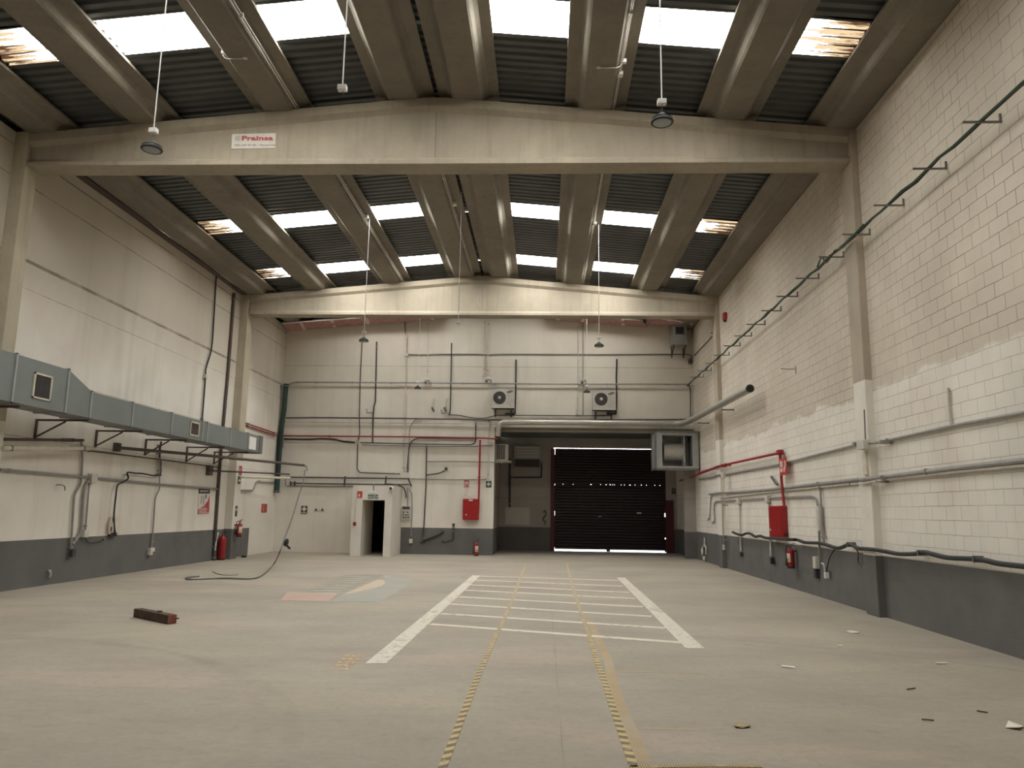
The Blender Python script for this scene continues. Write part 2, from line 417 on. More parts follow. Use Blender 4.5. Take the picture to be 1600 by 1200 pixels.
# loading bay
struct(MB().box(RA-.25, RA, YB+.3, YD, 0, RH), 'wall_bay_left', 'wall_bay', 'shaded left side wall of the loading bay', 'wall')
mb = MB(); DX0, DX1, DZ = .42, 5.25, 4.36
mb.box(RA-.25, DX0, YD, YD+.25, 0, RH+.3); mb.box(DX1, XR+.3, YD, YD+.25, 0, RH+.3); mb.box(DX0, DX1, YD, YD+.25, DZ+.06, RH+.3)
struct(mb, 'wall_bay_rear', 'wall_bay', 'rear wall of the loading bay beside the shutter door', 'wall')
mb = MB(); n = 20
for i in range(n):
    y = YB+.3+(YD-YB-.3)*i/n; d = (YD-YB-.3)/n
    mb.prism([(RA, y, RH+.2), (RA, y+d, RH+.2), (RA, y+d*.75, RH), (RA, y+d*.25, RH)], (XR-RA, 0, 0))
mb.box(RA-.25, XR+.3, YB+.3, YD+.25, RH+.2, RH+.35)
struct(mb, 'ceiling', 'sheet', 'dark ribbed ceiling of the loading bay', 'ceiling')
struct(MB().box(RA, XR, YB+.02, YB+.28, RH-.16, RH), 'trim_1', M['concrete'], 'beige lintel over the loading bay opening', 'lintel')
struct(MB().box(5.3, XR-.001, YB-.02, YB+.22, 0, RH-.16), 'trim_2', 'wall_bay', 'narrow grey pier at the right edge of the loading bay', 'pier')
struct(MB().box(-20, 25, 41, 41.5, -.1, 14), 'wall_added_light_block', simple('light_block_grey', (.25, .25, .26), .9), 'added wall beyond the shutter door, cutting daylight through its gaps', 'wall')  # added wall: dims the daylight that leaks round the door into the bay
# vestibule round the small doorway
VX0, VX1, VY, VZ = -6.86, -5.42, 27.4, 2.47
mb = MB()
mb.box(VX0, -6.49, VY, YB, 0, VZ); mb.box(-5.68, VX1, VY, YB, 0, VZ); mb.box(-6.49, -5.68, VY, YB, 1.97, VZ)
struct(mb, 'door_1', 'white_plaster', 'white projecting porch around the dark open doorway', 'doorway')
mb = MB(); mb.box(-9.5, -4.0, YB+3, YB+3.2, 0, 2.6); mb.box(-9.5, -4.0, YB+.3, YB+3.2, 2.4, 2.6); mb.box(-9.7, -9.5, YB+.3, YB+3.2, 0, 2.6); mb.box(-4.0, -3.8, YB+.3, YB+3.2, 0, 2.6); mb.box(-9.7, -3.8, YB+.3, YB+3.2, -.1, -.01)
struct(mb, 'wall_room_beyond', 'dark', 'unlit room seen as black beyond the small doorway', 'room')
# columns
def column(x0, x1, y0, y1, h, mat, label):
    return struct(MB().box(x0, x1, y0, y1, 0, h), 'column', mat, label, 'column', bev=.015)
column(5.575, XR+.05, Y1, Y1+.5, 8.72, 'col_right', 'painted concrete column on the right wall under the front girder')
column(5.575, XR+.05, Y2, Y2+.5, 8.72, 'col_right', 'painted concrete column on the right wall under the rear girder')
column(XL-.25, -9.99, Y1, Y1+.34, 8.76, 'col_left', 'concrete column on the left wall under the front girder')
column(XL-.25, -9.99, Y2, Y2+.5, 8.76, 'col_left', 'concrete column on the left wall beside the tall red extinguisher')
# girders
def girder(y, label, m):
    secs = []
    xs = [-9.98, -8, -6, -4, -3, -2.7, -2.5, -2.35, -2.2, -2.05, -1.9, -1.7, -1.4, -.5, 1.5, 3.5, 5.57]
    for x in xs:
        t = zt(x); w = .47
        prof = [(0, 8.06), (0, 8.13), (.09, 8.22), (.09, t-.25), (0, t-.17), (0, t), (w, t), (w, t-.17), (w-.09, t-.25), (w-.09, 8.22), (w, 8.13), (w, 8.06)]
        secs.append([(x, y+a, z) for a, z in prof])
    g = MB().sections(secs).build('girder', m)
    tag(g, label, 'girder', None, 'structure')
    MB().box(-2.106, -2.098, y+.086, y+.10, 8.24, zt(-2.1)-.25).build('joint_line', 'dark', g)
    return g
G1 = girder(Y1, 'front concrete roof girder carrying the red-lettered plate', 'concrete_light')
G2 = girder(Y2, 'rear concrete roof girder, brightly lit, near the back wall', 'concrete_light')
girder(Y1-11.17, 'concrete roof girder above the viewer', 'concrete_light')
# purlins
ORD = ['along the left wall', 'first in from the left wall', 'second in from the left wall', 'just left of the ridge', 'just right of the ridge', 'second in from the right wall', 'first in from the right wall', 'along the right wall']
def purlin(x, y0, y1, label):
    zb = zt(x)+.004
    prof = [(-.25, 0), (.25, 0), (.285, .03), (.33, .12), (.40, .185), (.585, .205), (.585, .255), (-.585, .255), (-.585, .205), (-.40, .185), (-.33, .12), (-.285, .03)]
    secs = [[(x+a, y, zb+b) for a, b in prof] for y in (y0, y1)]
    return tag(MB().sections(secs).build('purlin', 'concrete'), label, 'purlin', None, 'structure')
for i, x in enumerate(PURL):
    purlin(x, Y1-10.9, Y1+.22, 'concrete roof purlin '+ORD[i]+', in front of the front girder')
    purlin(x, Y1+.25, Y2+.22, 'concrete roof purlin '+ORD[i]+', between the two girders')
    purlin(x, Y2+.25, YB, 'concrete roof purlin '+ORD[i]+', behind the rear girder')
    purlin(x, -4.2, Y1-10.95, 'concrete roof purlin '+ORD[i]+', over the viewer')
# roof sheets (ribs run down the slope) and roof lights
def corrugated(x0, x1, y0, y1, off=0., period=.205, depth=.048):
    vs = []; fs = []; ys = []
    y = y0
    while y < y1-1e-6:
        for d, h in ((0, 0), (.46, 0), (.58, 1), (.88, 1)):
            yy = y+d*period
            if yy < y1: ys.append((yy, h))
        y += period
    ys.append((y1, 0))
    for yy, hh in ys:
        for x in (x0, x1): vs.append((x, yy, zs(x)+off+hh*depth))
    for i in range(len(ys)-1): fs.append((2*i, 2*i+1, 2*i+3, 2*i+2))
    return MB().add(vs, fs)
ROWS = [(6.6, 7.5, 'over the near bay'), (10.75, 11.66, 'in front girder row'), (18.85, 19.75, 'in the middle row'), (22.93, 23.83, 'in rear girder row'), (26.85, 27.45, 'in the back row')]
edges = [-4.3]+[e for r in ROWS for e in r[:2]]+[YB+.3]
names = ['over the viewer', 'in the near bay', 'either side of the front girder', 'in the middle of the far bay', 'over the rear girder', 'beside the back wall']
for i in range(len(ROWS)+1):
    for a, b, sd in ((XL-.45, XRIDGE, 'left'), (XRIDGE, XR+.6, 'right')):
        struct(corrugated(a, b, edges[2*i], edges[2*i+1]), 'roof_sheet', 'sheet', 'dark ribbed roof sheeting on the %s slope, %s' % (sd, names[i]), 'roof')
SPANS = [(0, 1), (1, 2), (2, 3), (4, 5), (5, 6), (6, 7)]
SPL = ['against the left wall', 'second from the left wall', 'left of the ridge', 'right of the ridge', 'second from the right wall', 'against the right wall']
for y0, y1, lab in ROWS:
    for k, (i, j) in enumerate(SPANS):
        x0, x1 = PURL[i]+.45, PURL[j]-.45
        d = k in (0, 5)
        o = corrugated(x0, x1, y0-.06, y1+.06, .012).build('roof_light', 'sky_dirty' if d else 'sky_clean')
        tag(o, ('brown-stained' if d else 'white')+' translucent roof light '+SPL[k]+', '+lab, 'skylight', 'translucent roof lights')
        L = bpy.data.lights.new('daylight_portal', 'AREA'); L.shape = 'RECTANGLE'; L.size = x1-x0+.1; L.size_y = y1-y0+.12; L.cycles.is_portal = True
        lo = bpy.data.objects.new('daylight_portal', L); COL.objects.link(lo)
        xm = (x0+x1)/2; lo.location = (xm, (y0+y1)/2, zs(xm)+.12)
        lo.rotation_euler = (0, math.atan(.0905)*(1 if xm > XRIDGE else -1), 0)
        lo['kind'] = 'helper'
    # concrete-width closers over the purlins inside the roof light rows
    for x in PURL:
        struct(corrugated(x-.5, x+.5, y0-.05, y1+.05, .03) if abs(x-XRIDGE) > .75 else corrugated(min(x, XRIDGE)-.5 if x < XRIDGE else XRIDGE, XRIDGE if x < XRIDGE else x+.5, y0-.05, y1+.05, .03),
               'roof_sheet', 'sheet', 'narrow roof sheet over the purlin '+ORD[PURL.index(x)]+', '+lab, 'roof')
struct(MB().box(XL-.5, XL-.3, -4.4, YB+.4, 8.4, 9.4), 'trim_3', 'sheet', 'dark eaves strip above the left wall', 'trim')
struct(MB().box(XR+.42, XR+.62, -4.4, YB+.4, 8.4, 9.4), 'trim_4', 'sheet', 'dark eaves strip above the right wall', 'trim')
struct(MB().box(XL, PURL[0]-.30, Y1+.5, Y2, 8.72, 8.76), 'trim_5', 'brown', 'rusty ledge angle on top of the left wall', 'trim')
# ================================================================= ROOF FITTINGS
# --- lettered plate on the front girder
pl = thing('maker_plate', (-5.616,13.430,8.584), 'white plate with red lettering fixed high on the front girder', 'sign')
mb = MB(); q = [(-6.027,13.430,8.416), (-5.176,13.430,8.430), (-5.190,13.430,8.735), (-6.038,13.430,8.718)]
mb.prism(q, (0, -.012, 0)).build('plate', 'paper', pl)
mb = MB(); o = (-5.848,13.417,8.589)
text_polys(mb, WB, o, 'Prainsa', .125, -.004, .006, .004, 0, 'LEFT', 1.72)
mb.build('lettering', 'sign_red', pl)
mb = MB(); o = (-5.964,13.417,8.472)
text_polys(mb, WB, o, '941-29 40 80 - Pamplona', .05, -.004, .004, .0008, 0, 'LEFT', 1.55); mb.build('small_lettering', simple('plate_small_print', (.36, .25, .24), .6), pl)
mb = MB(); o = (-5.920,13.417,8.632); mb.box(o[0]-.05, o[0]+.05, o[1]-.004, o[1], o[2]-.05, o[2]+.045).build('emblem', simple('plate_emblem', (.48, .46, .42), .6), pl)
# --- pendant lamps
def lamp(bx, label, top, grp, lit=True, rod=.008):
    t = thing('pendant_lamp', (bx[0], bx[1], bx[2]), label, 'lamp', grp)
    x, y, z = bx
    MB().tube([(x, y, top), (x, y, z+.03)], rod, 8).build('rod', 'white', t)
    MB().box(x-.05, x+.05, y-.035, y+.035, z-.03, z+.035).build('junction_box', 'white', t, bev=.008)
    if not lit:
        MB().tube([(x+.01, y, z-.03), (x+.01, y, z-.06), (x+.025, y, z-.08), (x+.01, y, z-.095)], .005, 6).build('hook', 'gun_metal', t)
        return t
    mb = MB()
    for k in range(5):
        zz = z-.035-k*.022
        a = (0, .010) if k % 2 else (.010, 0)
        mb.tube([(x-a[0], y-a[1], zz), (x-a[0], y-a[1], zz-.026), (x+a[0], y+a[1], zz-.026), (x+a[0], y+a[1], zz), (x-a[0], y-a[1], zz)], .003, 5)
    mb.build('chain', 'gun_metal', t)
    h = MB().lathe([(.016, -.13), (.03, -.135), (.045, -.15), (.055, -.175), (.07, -.185), (.105, -.21), (.124, -.222), (.128, -.24), (.118, -.252), (.104, -.252), (.102, -.246)], (x, y, z), 32)
    for k in range(24):
        a = 2*PI*k/24; c, s_ = math.cos(a), math.sin(a)
        h.bar((x+c*.05, y+s_*.05, z-.176), (x+c*.112, y+s_*.112, z-.214), .005, .028)
    h.build('housing', 'black', t, smooth=True)
    MB().lathe([(.101, -.2465), (.101, -.2495), (.06, -.2515), (.001, -.252)], (x, y, z), 28).build('diffuser', 'glass_grey', t, smooth=True)
    return t
GL = 'high bay pendant lamps'
lamp((-4.835,8.552,6.200), 'black pendant lamp on a white rod, left of the red-lettered plate', zt(-4.83)+.22, GL)
lamp((1.290,7.973,6.200), 'black pendant lamp on a white rod, right of the ridge, before the front girder', zt(1.29)+.22, GL)
lamp((-4.713,19.212,6.200), 'black pendant lamp hanging left of the ridge before the rear girder', zt(-4.71)+.22, GL)
lamp((1.425,19.661,6.200), 'black pendant lamp hanging right of the ridge before the rear girder', zt(1.43)+.22, GL)
lamp((-4.571,26.980,6.200), 'small-looking black pendant lamp by the back wall, left of the left air conditioner', zt(-4.57)+.2, GL)
lamp((1.546,27.533,6.200), 'small-looking black pendant lamp by the back wall, above-left of the right air conditioner', zt(1.55)+.2, GL)
lamp((-2.242,7.629,6.200), 'white rod with junction box and hook but no lamp, before the front girder', zt(-2.24)+.2, 'lampless pendant rods', False)
lamp((-2.129,18.140,6.200), 'white rod with junction box and no lamp, ending below the rear girder', zt(-2.13)+.2, 'lampless pendant rods', False)
# --- lamp conduits along the purlins
def pconduit(xo, y0, y1, ends, label, m='pale_pipe', r=.011):
    t = thing('roof_conduit', (xo[0], y0, xo[1]), label, 'conduit', 'conduits along the purlins')
    MB().tube([(xo[0], y0, xo[1]), (xo[0], y1, xo[1])], r, 6).tube([(xo[0]+.03, y0, xo[1]+.03), (xo[0]+.03, y1, xo[1]+.03)], r, 6).build('tube', m, t)
    for k in range(int((y1-y0)/2.4)): MB().box(xo[0]-.02, xo[0]+.05, y0+.8+2.4*k, y0+.83+2.4*k, xo[1]-.018, xo[1]+.06).build('saddle', 'pale_pipe', t)
    for x, y, z in ends: MB().box(x-.045, x+.045, y-.06, y+.06, z-.035, z+.035).build('junction_box', 'white', t, bev=.008)
    return t
pconduit((1.255, zt(.93)+.06), 2.6, Y1+.2, [(1.28, 12.3, zt(.93)+.07)], 'pale conduit pair on the purlin right of the ridge, before the front girder')
pconduit((1.255, zt(.93)+.06), Y1+.4, Y2+.2, [(1.30, 19.3, zt(.93)+.07)], 'pale conduit pair on the purlin right of the ridge, between girders')
pconduit((-4.80, zt(-5.15)+.06), 2.6, Y1+.2, [], 'pale conduit pair on the purlin second from the left wall, before the front girder')
pconduit((-4.80, zt(-5.15)+.06), Y1+.4, Y2+.2, [(-4.72, 18.9, zt(-5.15)+.09)], 'pale conduit pair on the purlin second from the left wall, between girders')
pconduit((-2.44, zt(-2.76)+.06), Y1+.4, Y2+.2, [(-2.36, 18.6, zt(-2.76)+.09)], 'thin conduit pair on the purlin left of the ridge, between girders')
def hook(x, y, side, label):
    z = zt(x); xs = x+side*.31
    t = thing('roof_hook', (x, y, z), label, 'hook', 'hook arms under the purlins')
    MB().tube([(xs+side*.06, y, z+.11), (xs, y, z-.0), (xs-side*.05, y, z-.025), (x-side*.02, y, z-.025)], .009, 6, .05).build('arm', 'pale_pipe', t)
    MB().lathe([(.022, 0), (.04, -.004), (.04, -.02), (.022, -.022)], (x-side*.05, y, z-.004), 14).build('eye', 'pale_pipe', t)
    MB().box(xs+side*.02-.03, xs+side*.02+.09 if side > 0 else xs+side*.02+.03, y-.035, y+.035, z+.06, z+.13).build('clamp', 'white', t, bev=.008)
hook(-5.15, 11.6, -1, 'bent white hook arm under the purlin second from the left wall')
hook(.93, 11.95, 1, 'bent white hook arm under the purlin right of the ridge')
# --- pink insulation strips at the top of the back wall
def strip(pts, label):
    t = thing('insulation_strip', pts[0], label, 'insulation', 'pink insulation strips')
    P = [V(p) for p in pts]       # lower-left, lower-right, upper-right, upper-left corners
    nrm = (P[1]-P[0]).cross(P[3]-P[0]).normalized()
    if nrm.z > 0: nrm = -nrm
    MB().prism([tuple(p) for p in P], tuple(-nrm*.04)).build('board', 'pink', t)
    L = (P[1]-P[0]).length; n = max(1, int(L/1.0))
    for k in range(n):
        a = (k+.5)/n+random.uniform(-.08, .08)/n; b = a+.13/L
        q = [P[0].lerp(P[1], a), P[0].lerp(P[1], b), P[3].lerp(P[2], b+.02), P[3].lerp(P[2], a+.02)]
        MB().prism([tuple(p+nrm*.001) for p in q], tuple(nrm*.004)).build('tape_band', 'tape_pale', t)
    q = [P[3], P[2], P[2]-nrm*.05, P[3]-nrm*.05]; d = (P[0]-P[3]).normalized()*-.012
    MB().prism([tuple(p) for p in q], tuple(d)).build('foil_edge', 'white', t)
strip([(-10.187,29.160,8.577), (-6.478,29.160,8.911), (-6.425,28.200,8.936), (-10.120,28.200,8.634)], 'pink taped insulation strip at the top left of the back wall')
strip([(-6.444,29.120,8.901), (-3.828,29.120,9.108), (-3.958,28.200,9.048), (-6.400,28.200,8.924)], 'pink insulation strip under the rear girder, left of the ridge')
strip([(-0.040,29.120,9.099), (1.964,29.120,8.953), (1.975,28.200,8.972), (-0.040,28.200,9.114)], 'pink insulation strip under the rear girder, right of the ridge')
strip([(1.989,29.120,8.953), (3.977,29.120,8.795), (3.686,28.200,8.805), (1.999,28.200,8.965)], 'sagging pink insulation strip right of the hanging lamps on the back wall')
strip([(3.904,29.120,8.885), (5.608,29.120,8.739), (5.579,28.200,8.714), (3.881,28.200,8.955)], 'pink insulation strip just above the grey box in the top right corner')

# ================================================================= HELPERS FOR RUNS
COLS_R = [(Y1, Y1+.5), (Y2, Y2+.5)]
def fit_path(path, r):
    """keep a run clear of the walls and bring it round the right-hand columns"""
    P = [V(p) for p in path]; Q = []
    for i, p in enumerate(P):
        if i:
            a, b = P[i-1], p
            if min(a.x, b.x) > 5.3:
                add = []
                for y0, y1 in COLS_R:
                    for y in (y0-r-.10, y0-r-.012, y1+r+.012, y1+r+.10):
                        t = (y-a.y)/(b.y-a.y) if abs(b.y-a.y) > 1e-6 else -1
                        if 0 < t < 1: add.append((t, a.lerp(b, t)))
                Q += [q for t, q in sorted(add, key=lambda e: e[0])]
        Q.append(p.copy())
    for p in Q:
        p.x = min(max(p.x, XL+r+.006), XR-r-.006)
        for y0, y1 in COLS_R:
            if p.x > 5.3 and y0-r-.02 <= p.y <= y1+r+.02: p.x = min(p.x, 5.575-r-.01)
        if p.x < XL+1 and Y2-r-.01 <= p.y <= Y2+.5+r: p.x = max(p.x, -10.+r+.01)
        if p.y < YB+.02: p.y = min(p.y, YB-r-.006)
    return Q
def run(name, paths, r, m, label, cat, group=None, clips=(), boxes=(), fil=.08, clip_m='grey_pipe', box_m='pale_pipe', wall=None, smooth=True):
    """a pipe, conduit or cable run; clips and boxes are its parts"""
    paths = [fit_path(p, r) for p in paths]
    t = thing(name, paths[0][0], label, cat, group)
    mb = MB(); allp = [q for p in paths for q in p]
    for p in paths: mb.tube(p, r, 8, fil)
    mb.build('tube', m, t, smooth=smooth)
    ex = [max(q[k] for q in allp)-min(q[k] for q in allp)+2*r for k in range(3)]
    def anchor(q, mm):
        q = V(q); k = r+.008
        for ax, wv, sg, ok in ((0, XL, -1, True), (0, XR, 1, True), (1, YB, 1, q.y < YB), (1, YD, 1, q.y > YB+1), (0, RA, -1, q.y > YB+.3)):
            d = abs(q[ax]-wv)
            if ok and d < .33:
                o = [e for n, e in enumerate(ex) if n != ax]
                emb = .002 if o[0]*o[1]*.02 < .004 else -.0008
                if ax == 0 and abs(q.x) > 5 and any(y0-.05 < q.y < y1+.05 for y0, y1 in COLS_R) and q.x > 5: return
                lo = [q.x-k, q.y-k, q.z-k]; hi = [q.x+k, q.y+k, q.z+k]
                vert = ex[2] > max(ex[0], ex[1])
                e = 2 if vert else (1 if ax == 0 else 0)
                lo[e] = q[e]-.016; hi[e] = q[e]+.016
                if sg > 0: hi[ax] = wv+emb
                else: lo[ax] = wv-emb
                MB().box(lo[0], hi[0], lo[1], hi[1], lo[2], hi[2]).build('clip', mm, t); return
    for c in clips:
        q = min(allp, key=lambda e: (e-V(c)).length) if False else V(c)
        b = None
        for p in paths:
            for i in range(len(p)-1):
                d = p[i+1]-p[i]; L2 = d.length_squared
                tt = 0 if L2 < 1e-9 else min(1, max(0, (V(c)-p[i]).dot(d)/L2)); pt = p[i]+d*tt
                if b is None or (pt-V(c)).length < (b-V(c)).length: b = pt
        anchor(b, clip_m)
    if not clips:
        for p in paths:
            for a, b in ((0, 1), (-1, -2)):
                q = V(p[a]).lerp(V(p[b]), .08 if (V(p[a])-V(p[b])).length > .5 else .4); anchor(q, clip_m if m not in ('black',) else 'gun_metal')
    for b in boxes:
        q, sx, sy, sz = b
        MB().cbox(q, sx, sy, sz).build('junction_box', box_m, t, bev=.008)
    return t
def ext(t, name, mb, m, **k): return mb.build(name, m, t, **k)

# ================================================================= LEFT WALL
# --- ventilation duct on brackets
XF, XK, ZB, ZT1, ZT2, YE = -9.12, -9.70, 3.37, 4.20, 3.90, 24.3
dk = thing('ventilation_duct', (XK, 18, ZB), 'long grey sheet-metal ventilation duct along the left wall', 'duct')
def dsec(y, z1): return [(XK, y, ZB), (XF, y, ZB), (XF, y, z1), (XK, y, z1)]
MB().sections([dsec(6., ZT1), dsec(14.02, ZT1), dsec(14.82, ZT2), dsec(YE-.25, ZT2)]).build('casing', 'duct', dk)
MB().box(XK-.015, XF+.02, YE-.25, YE, ZB-.02, ZT2+.02).build('end_cap', 'duct_dark', dk)
for y, z1 in ((10.2, ZT1), (12.55, ZT1), (14.02, ZT1), (14.82, ZT2), (16.4, ZT2), (18.2, ZT2), (19.9, ZT2), (20.2, ZT2), (21.75, ZT2), (23.1, ZT2)):
    mb = MB(); e = .022
    mb.box(XF, XF+e, y-.02, y+.02, ZB-e, z1+e); mb.box(XK-e, XF+e, y-.02, y+.02, z1, z1+e); mb.box(XK-e, XF+e, y-.02, y+.02, ZB-e, ZB)
    mb.build('flange', 'galv', dk)
def grille(y0, y1, z0, z1, fm, bm):
    g = MB(); x = XF+.001
    g.box(x, x+.02, y0, y1, z0, z0+.03); g.box(x, x+.02, y0, y1, z1-.03, z1); g.box(x, x+.02, y0, y0+.03, z0, z1); g.box(x, x+.02, y1-.03, y1, z0, z1)
    f = g.build('grille_frame', fm, dk)
    b = MB().box(x, x+.004, y0+.03, y1-.03, z0+.03, z1-.03); n = int((y1-y0)/.045)
    for k in range(1, n): b.box(x+.004, x+.012, y0+(y1-y0)*k/n-.004, y0+(y1-y0)*k/n+.004, z0+.03, z1-.03)
    b.build('grille', bm, f)
grille(13.05, 13.55, 3.52, 3.98, 'cream', 'dark'); grille(19.2, 19.7, 3.46, 3.82, 'cream', 'brown')
MB().box(XF+.001, XF+.012, 23.2, 23.75, 3.43, 3.82).build('blank_plate', 'white', dk)
def bracket(y, z0, label, x0=XL):
    t = thing('duct_bracket', (x0, y, z0), label, 'bracket', 'angle iron brackets under the duct')
    s = .04
    MB().box(x0-.0006, x0+s, y-s/2, y+s/2, z0, ZB-.065).build('wall_leg', 'brown', t)
    MB().box(x0, XF-.05, y-s/2, y+s/2, ZB-.065, ZB-.025).build('arm', 'brown', t)
    MB().bar((x0+.03, y, z0+.03), (x0+.62, y, ZB-.07), .03, .03).build('brace', 'brown', t)
bracket(12.85, 2.95, 'rusty duct bracket below the duct, left of the square brown grille')
bracket(14.9, 2.95, 'rusty triangular duct bracket just past the square grille')
bracket(17.0, 2.95, 'rusty duct bracket beside the pivot of the hose boom')
bracket(19.2, 2.92, 'rusty duct bracket beside the black hanging cable')
bracket(21.5, 2.9, 'rusty duct bracket above the warning poster')
bracket(23.35, 2.95, 'rusty duct bracket just before the rear left column')
# --- hose boom and hose
bm_ = thing('hose_boom', (-10.210,17.813,2.999), 'long brown swing pipe carrying the air hose out from the left wall', 'pipe')
MB().box(XL+.001, XL+.10, 17.75, 17.93, 2.92, 3.12).build('pivot_bracket', 'dark', bm_)
e1 = (-8.245,26.000,3.101)
MB().tube([(-10.140,17.744,3.001), (-9.481,21.400,3.074), e1], .042, 10).build('tube', 'brown', bm_, smooth=True)
MB().tube([e1, (e1[0]+.08, e1[1]+.05, e1[2]-.03), (e1[0]+.1, e1[1]+.05, e1[2]-.2)], .03, 8, .05).build('elbow', 'grey_pipe', bm_)
hs = thing('air_hose', (-8.041,25.500,2.687), 'thin grey air hose hanging from the boom and looping on the floor', 'hose')
hp = [(-8.212,26.000,2.926), (-8.177,25.900,2.712), (-8.070,25.400,2.427), (-7.937,24.600,1.949), (-7.633,23.200,1.326), (-7.274,21.600,0.820), (-6.915,20.200,0.493), (-7.899,22.638,0.020), (-7.291,20.530,0.020), (-6.919,19.140,0.020), (-6.710,18.075,0.020), (-6.909,17.808,0.020), (-7.444,17.828,0.020), (-7.820,17.560,0.020), (-8.008,17.453,0.020), (-8.182,17.634,0.020), (-8.267,17.944,0.020), (-8.150,18.256,0.020)]
def smoothpath(P, n=6):
    P = [V(p) for p in P]; Q = []
    for i in range(len(P)-1):
        p0, p1, p2, p3 = P[max(i-1, 0)], P[i], P[i+1], P[min(i+2, len(P)-1)]
        for k in range(n):
            t = k/n; Q.append(.5*((2*p1)+(p2-p0)*t+(2*p0-5*p1+4*p2-p3)*t*t+(3*p1-p0-3*p2+p3)*t**3))
    Q.append(P[-1]); return Q
MB().tube(smoothpath(hp), .021, 8).build('tube', 'gun_metal', hs, smooth=True)
c = (-7.095,21.200,0.698)
MB().lathe([(.02, -.10), (.05, -.08), (.07, 0), (.05, .08), (.02, .11)], c, 12, (.3, 0, 1)).bar((c[0], c[1], c[2]-.05), (c[0]+.12, c[1], c[2]-.16), .05, .05).build('air_gun', 'black', hs, smooth=True)
tp = thing('hose_offcut', (-8.103,19.193,0.010), 'faint curled hose offcut lying beside the air hose loop', 'hose')
MB().tube(smoothpath([(-8.440,19.704,0.012), (-8.055,19.079,0.012), (-7.687,18.776,0.012), (-7.518,18.948,0.012), (-7.634,19.275,0.012)]), .012, 6).build('tube', 'grey_pipe', tp, smooth=True)
# --- other pipes on the left wall
run('pipe_boom', [[(-10.010,13.675,2.823), (-10.010,16.143,3.031)]], .03, 'brown', 'dark brown pipe stub ending below the duct at the far left', 'pipe', clips=[(-10.060,15.775,2.992)], clip_m='brown')
run('pale_pipe', [[(-9.960,13.636,2.652), (-9.960,16.302,2.870)]], .045, 'cream', 'thick cream pipe with open end, lowest of the stubs below the duct', 'pipe')
run('conduit', [[(-10.220,13.995,2.275), (-10.220,16.893,2.259), (-10.220,20.074,2.212), (-10.220,23.768,2.191)]], .03, 'grey_pipe', 'grey conduit running level along the left wall at head height', 'conduit', boxes=[((-10.200,16.962,2.241), .10, .22, .20)], fil=0)
run('conduit', [[(-10.230,16.489,2.847), (-10.230,19.973,2.869), (-10.230,23.617,2.874)]], .018, 'brown', 'thin dark rail line on the left wall below the duct brackets', 'conduit', fil=0)
run('conduit', [[(-10.210,16.401,3.024), (-10.210,16.511,2.679), (-10.210,16.558,2.090), (-10.210,16.352,1.875), (-10.210,16.416,1.012), (-10.210,16.452,0.563)]], .024, 'grey_pipe', 'bent grey conduit dropping to the dado at far left of the wall', 'conduit', boxes=[((-10.180,16.474,0.616), .08, .13, .16)], box_m='dark', fil=.12)
run('conduit', [[(-10.210,16.887,2.201), (-10.210,16.712,2.095), (-10.210,16.686,1.841), (-10.210,16.741,1.141), (-10.210,16.697,0.990), (-10.210,16.476,0.806)]], .032, 'grey_pipe', 'thick grey conduit curving down from the junction box on the left wall', 'conduit', fil=.2)
run('conduit', [[(-10.220,16.879,2.201), (-10.220,16.921,1.095)]], .018, 'grey_pipe', 'thin conduit from the junction box down to a small socket above the dado', 'conduit', boxes=[((-10.200,16.891,1.012), .08, .16, .16)], fil=0)
run('cable', [smoothpath([(-10.165,19.886,2.458), (-10.165,19.589,2.428), (-10.165,19.007,2.449), (-10.165,18.701,2.442), (-10.165,18.316,2.439), (-10.165,18.383,2.310), (-10.165,18.185,2.209), (-10.165,17.947,2.124), (-10.165,17.911,1.866), (-10.165,17.919,1.371), (-10.165,18.050,0.950)], 4)], .02, 'black', 'wavy black cable dropping to the square wall socket on the left wall', 'cable', fil=0)
s1 = thing('wall_socket', (-10.220,17.907,1.072), 'square beige wall socket on the left wall just above the dado', 'socket')
WL.rect(MB(), (-10.260,17.847,0.970), 0, .36, 0, .40, 0, .07).build('cover', 'cream', s1, bev=.01)
WL.rect(MB(), (-10.190,17.780,1.039), 0, .20, 0, .22, 0, .02).build('face_plate', 'ac_white', s1)
WL.rect(MB(), (-10.170,17.824,1.045), 0, .06, 0, .10, 0, .01).build('switch', 'brown', s1)
WL.rect(MB(), (-10.260,17.897,0.916), 0, .26, 0, .09, 0, .08).build('plug', 'black', s1)
run('cable', [smoothpath([(-10.210,16.918,0.955), (-10.220,17.028,0.839), (-10.220,17.181,0.805), (-10.220,17.431,0.809), (-10.220,17.706,0.857)], 4)], .011, 'black', 'thin black lead sagging between the small socket and the square socket', 'cable', fil=0)
run('conduit', [[(-10.165,19.810,3.062), (-10.165,19.895,2.408), (-10.165,19.973,2.075), (-10.210,19.859,1.887), (-10.210,19.906,0.993), (-10.210,19.907,0.534)]], .02, 'grey_pipe', 'grey conduit dropping to a hook box on the dado, before the poster', 'conduit', boxes=[((-10.200,19.874,0.519), .10, .22, .10), ((-10.210,19.851,0.447), .09, .15, .12)], fil=.12)
run('cable', [[(-10.170,19.838,3.336), (-10.170,19.783,3.077), (-10.170,19.830,2.911), (-10.180,19.922,2.798), (-10.200,20.012,2.430)]], .026, 'black', 'black cable hanging behind the hose boom bracket on the left wall', 'cable', fil=.06)
run('conduit', [[(-10.210,23.805,8.581), (-10.210,23.797,5.866), (-10.210,23.719,3.363), (-10.210,23.759,1.093), (-10.210,23.822,-0.002)]], .05, 'brown', 'dark brown downpipe along the left side of the rear left column', 'pipe', fil=0)
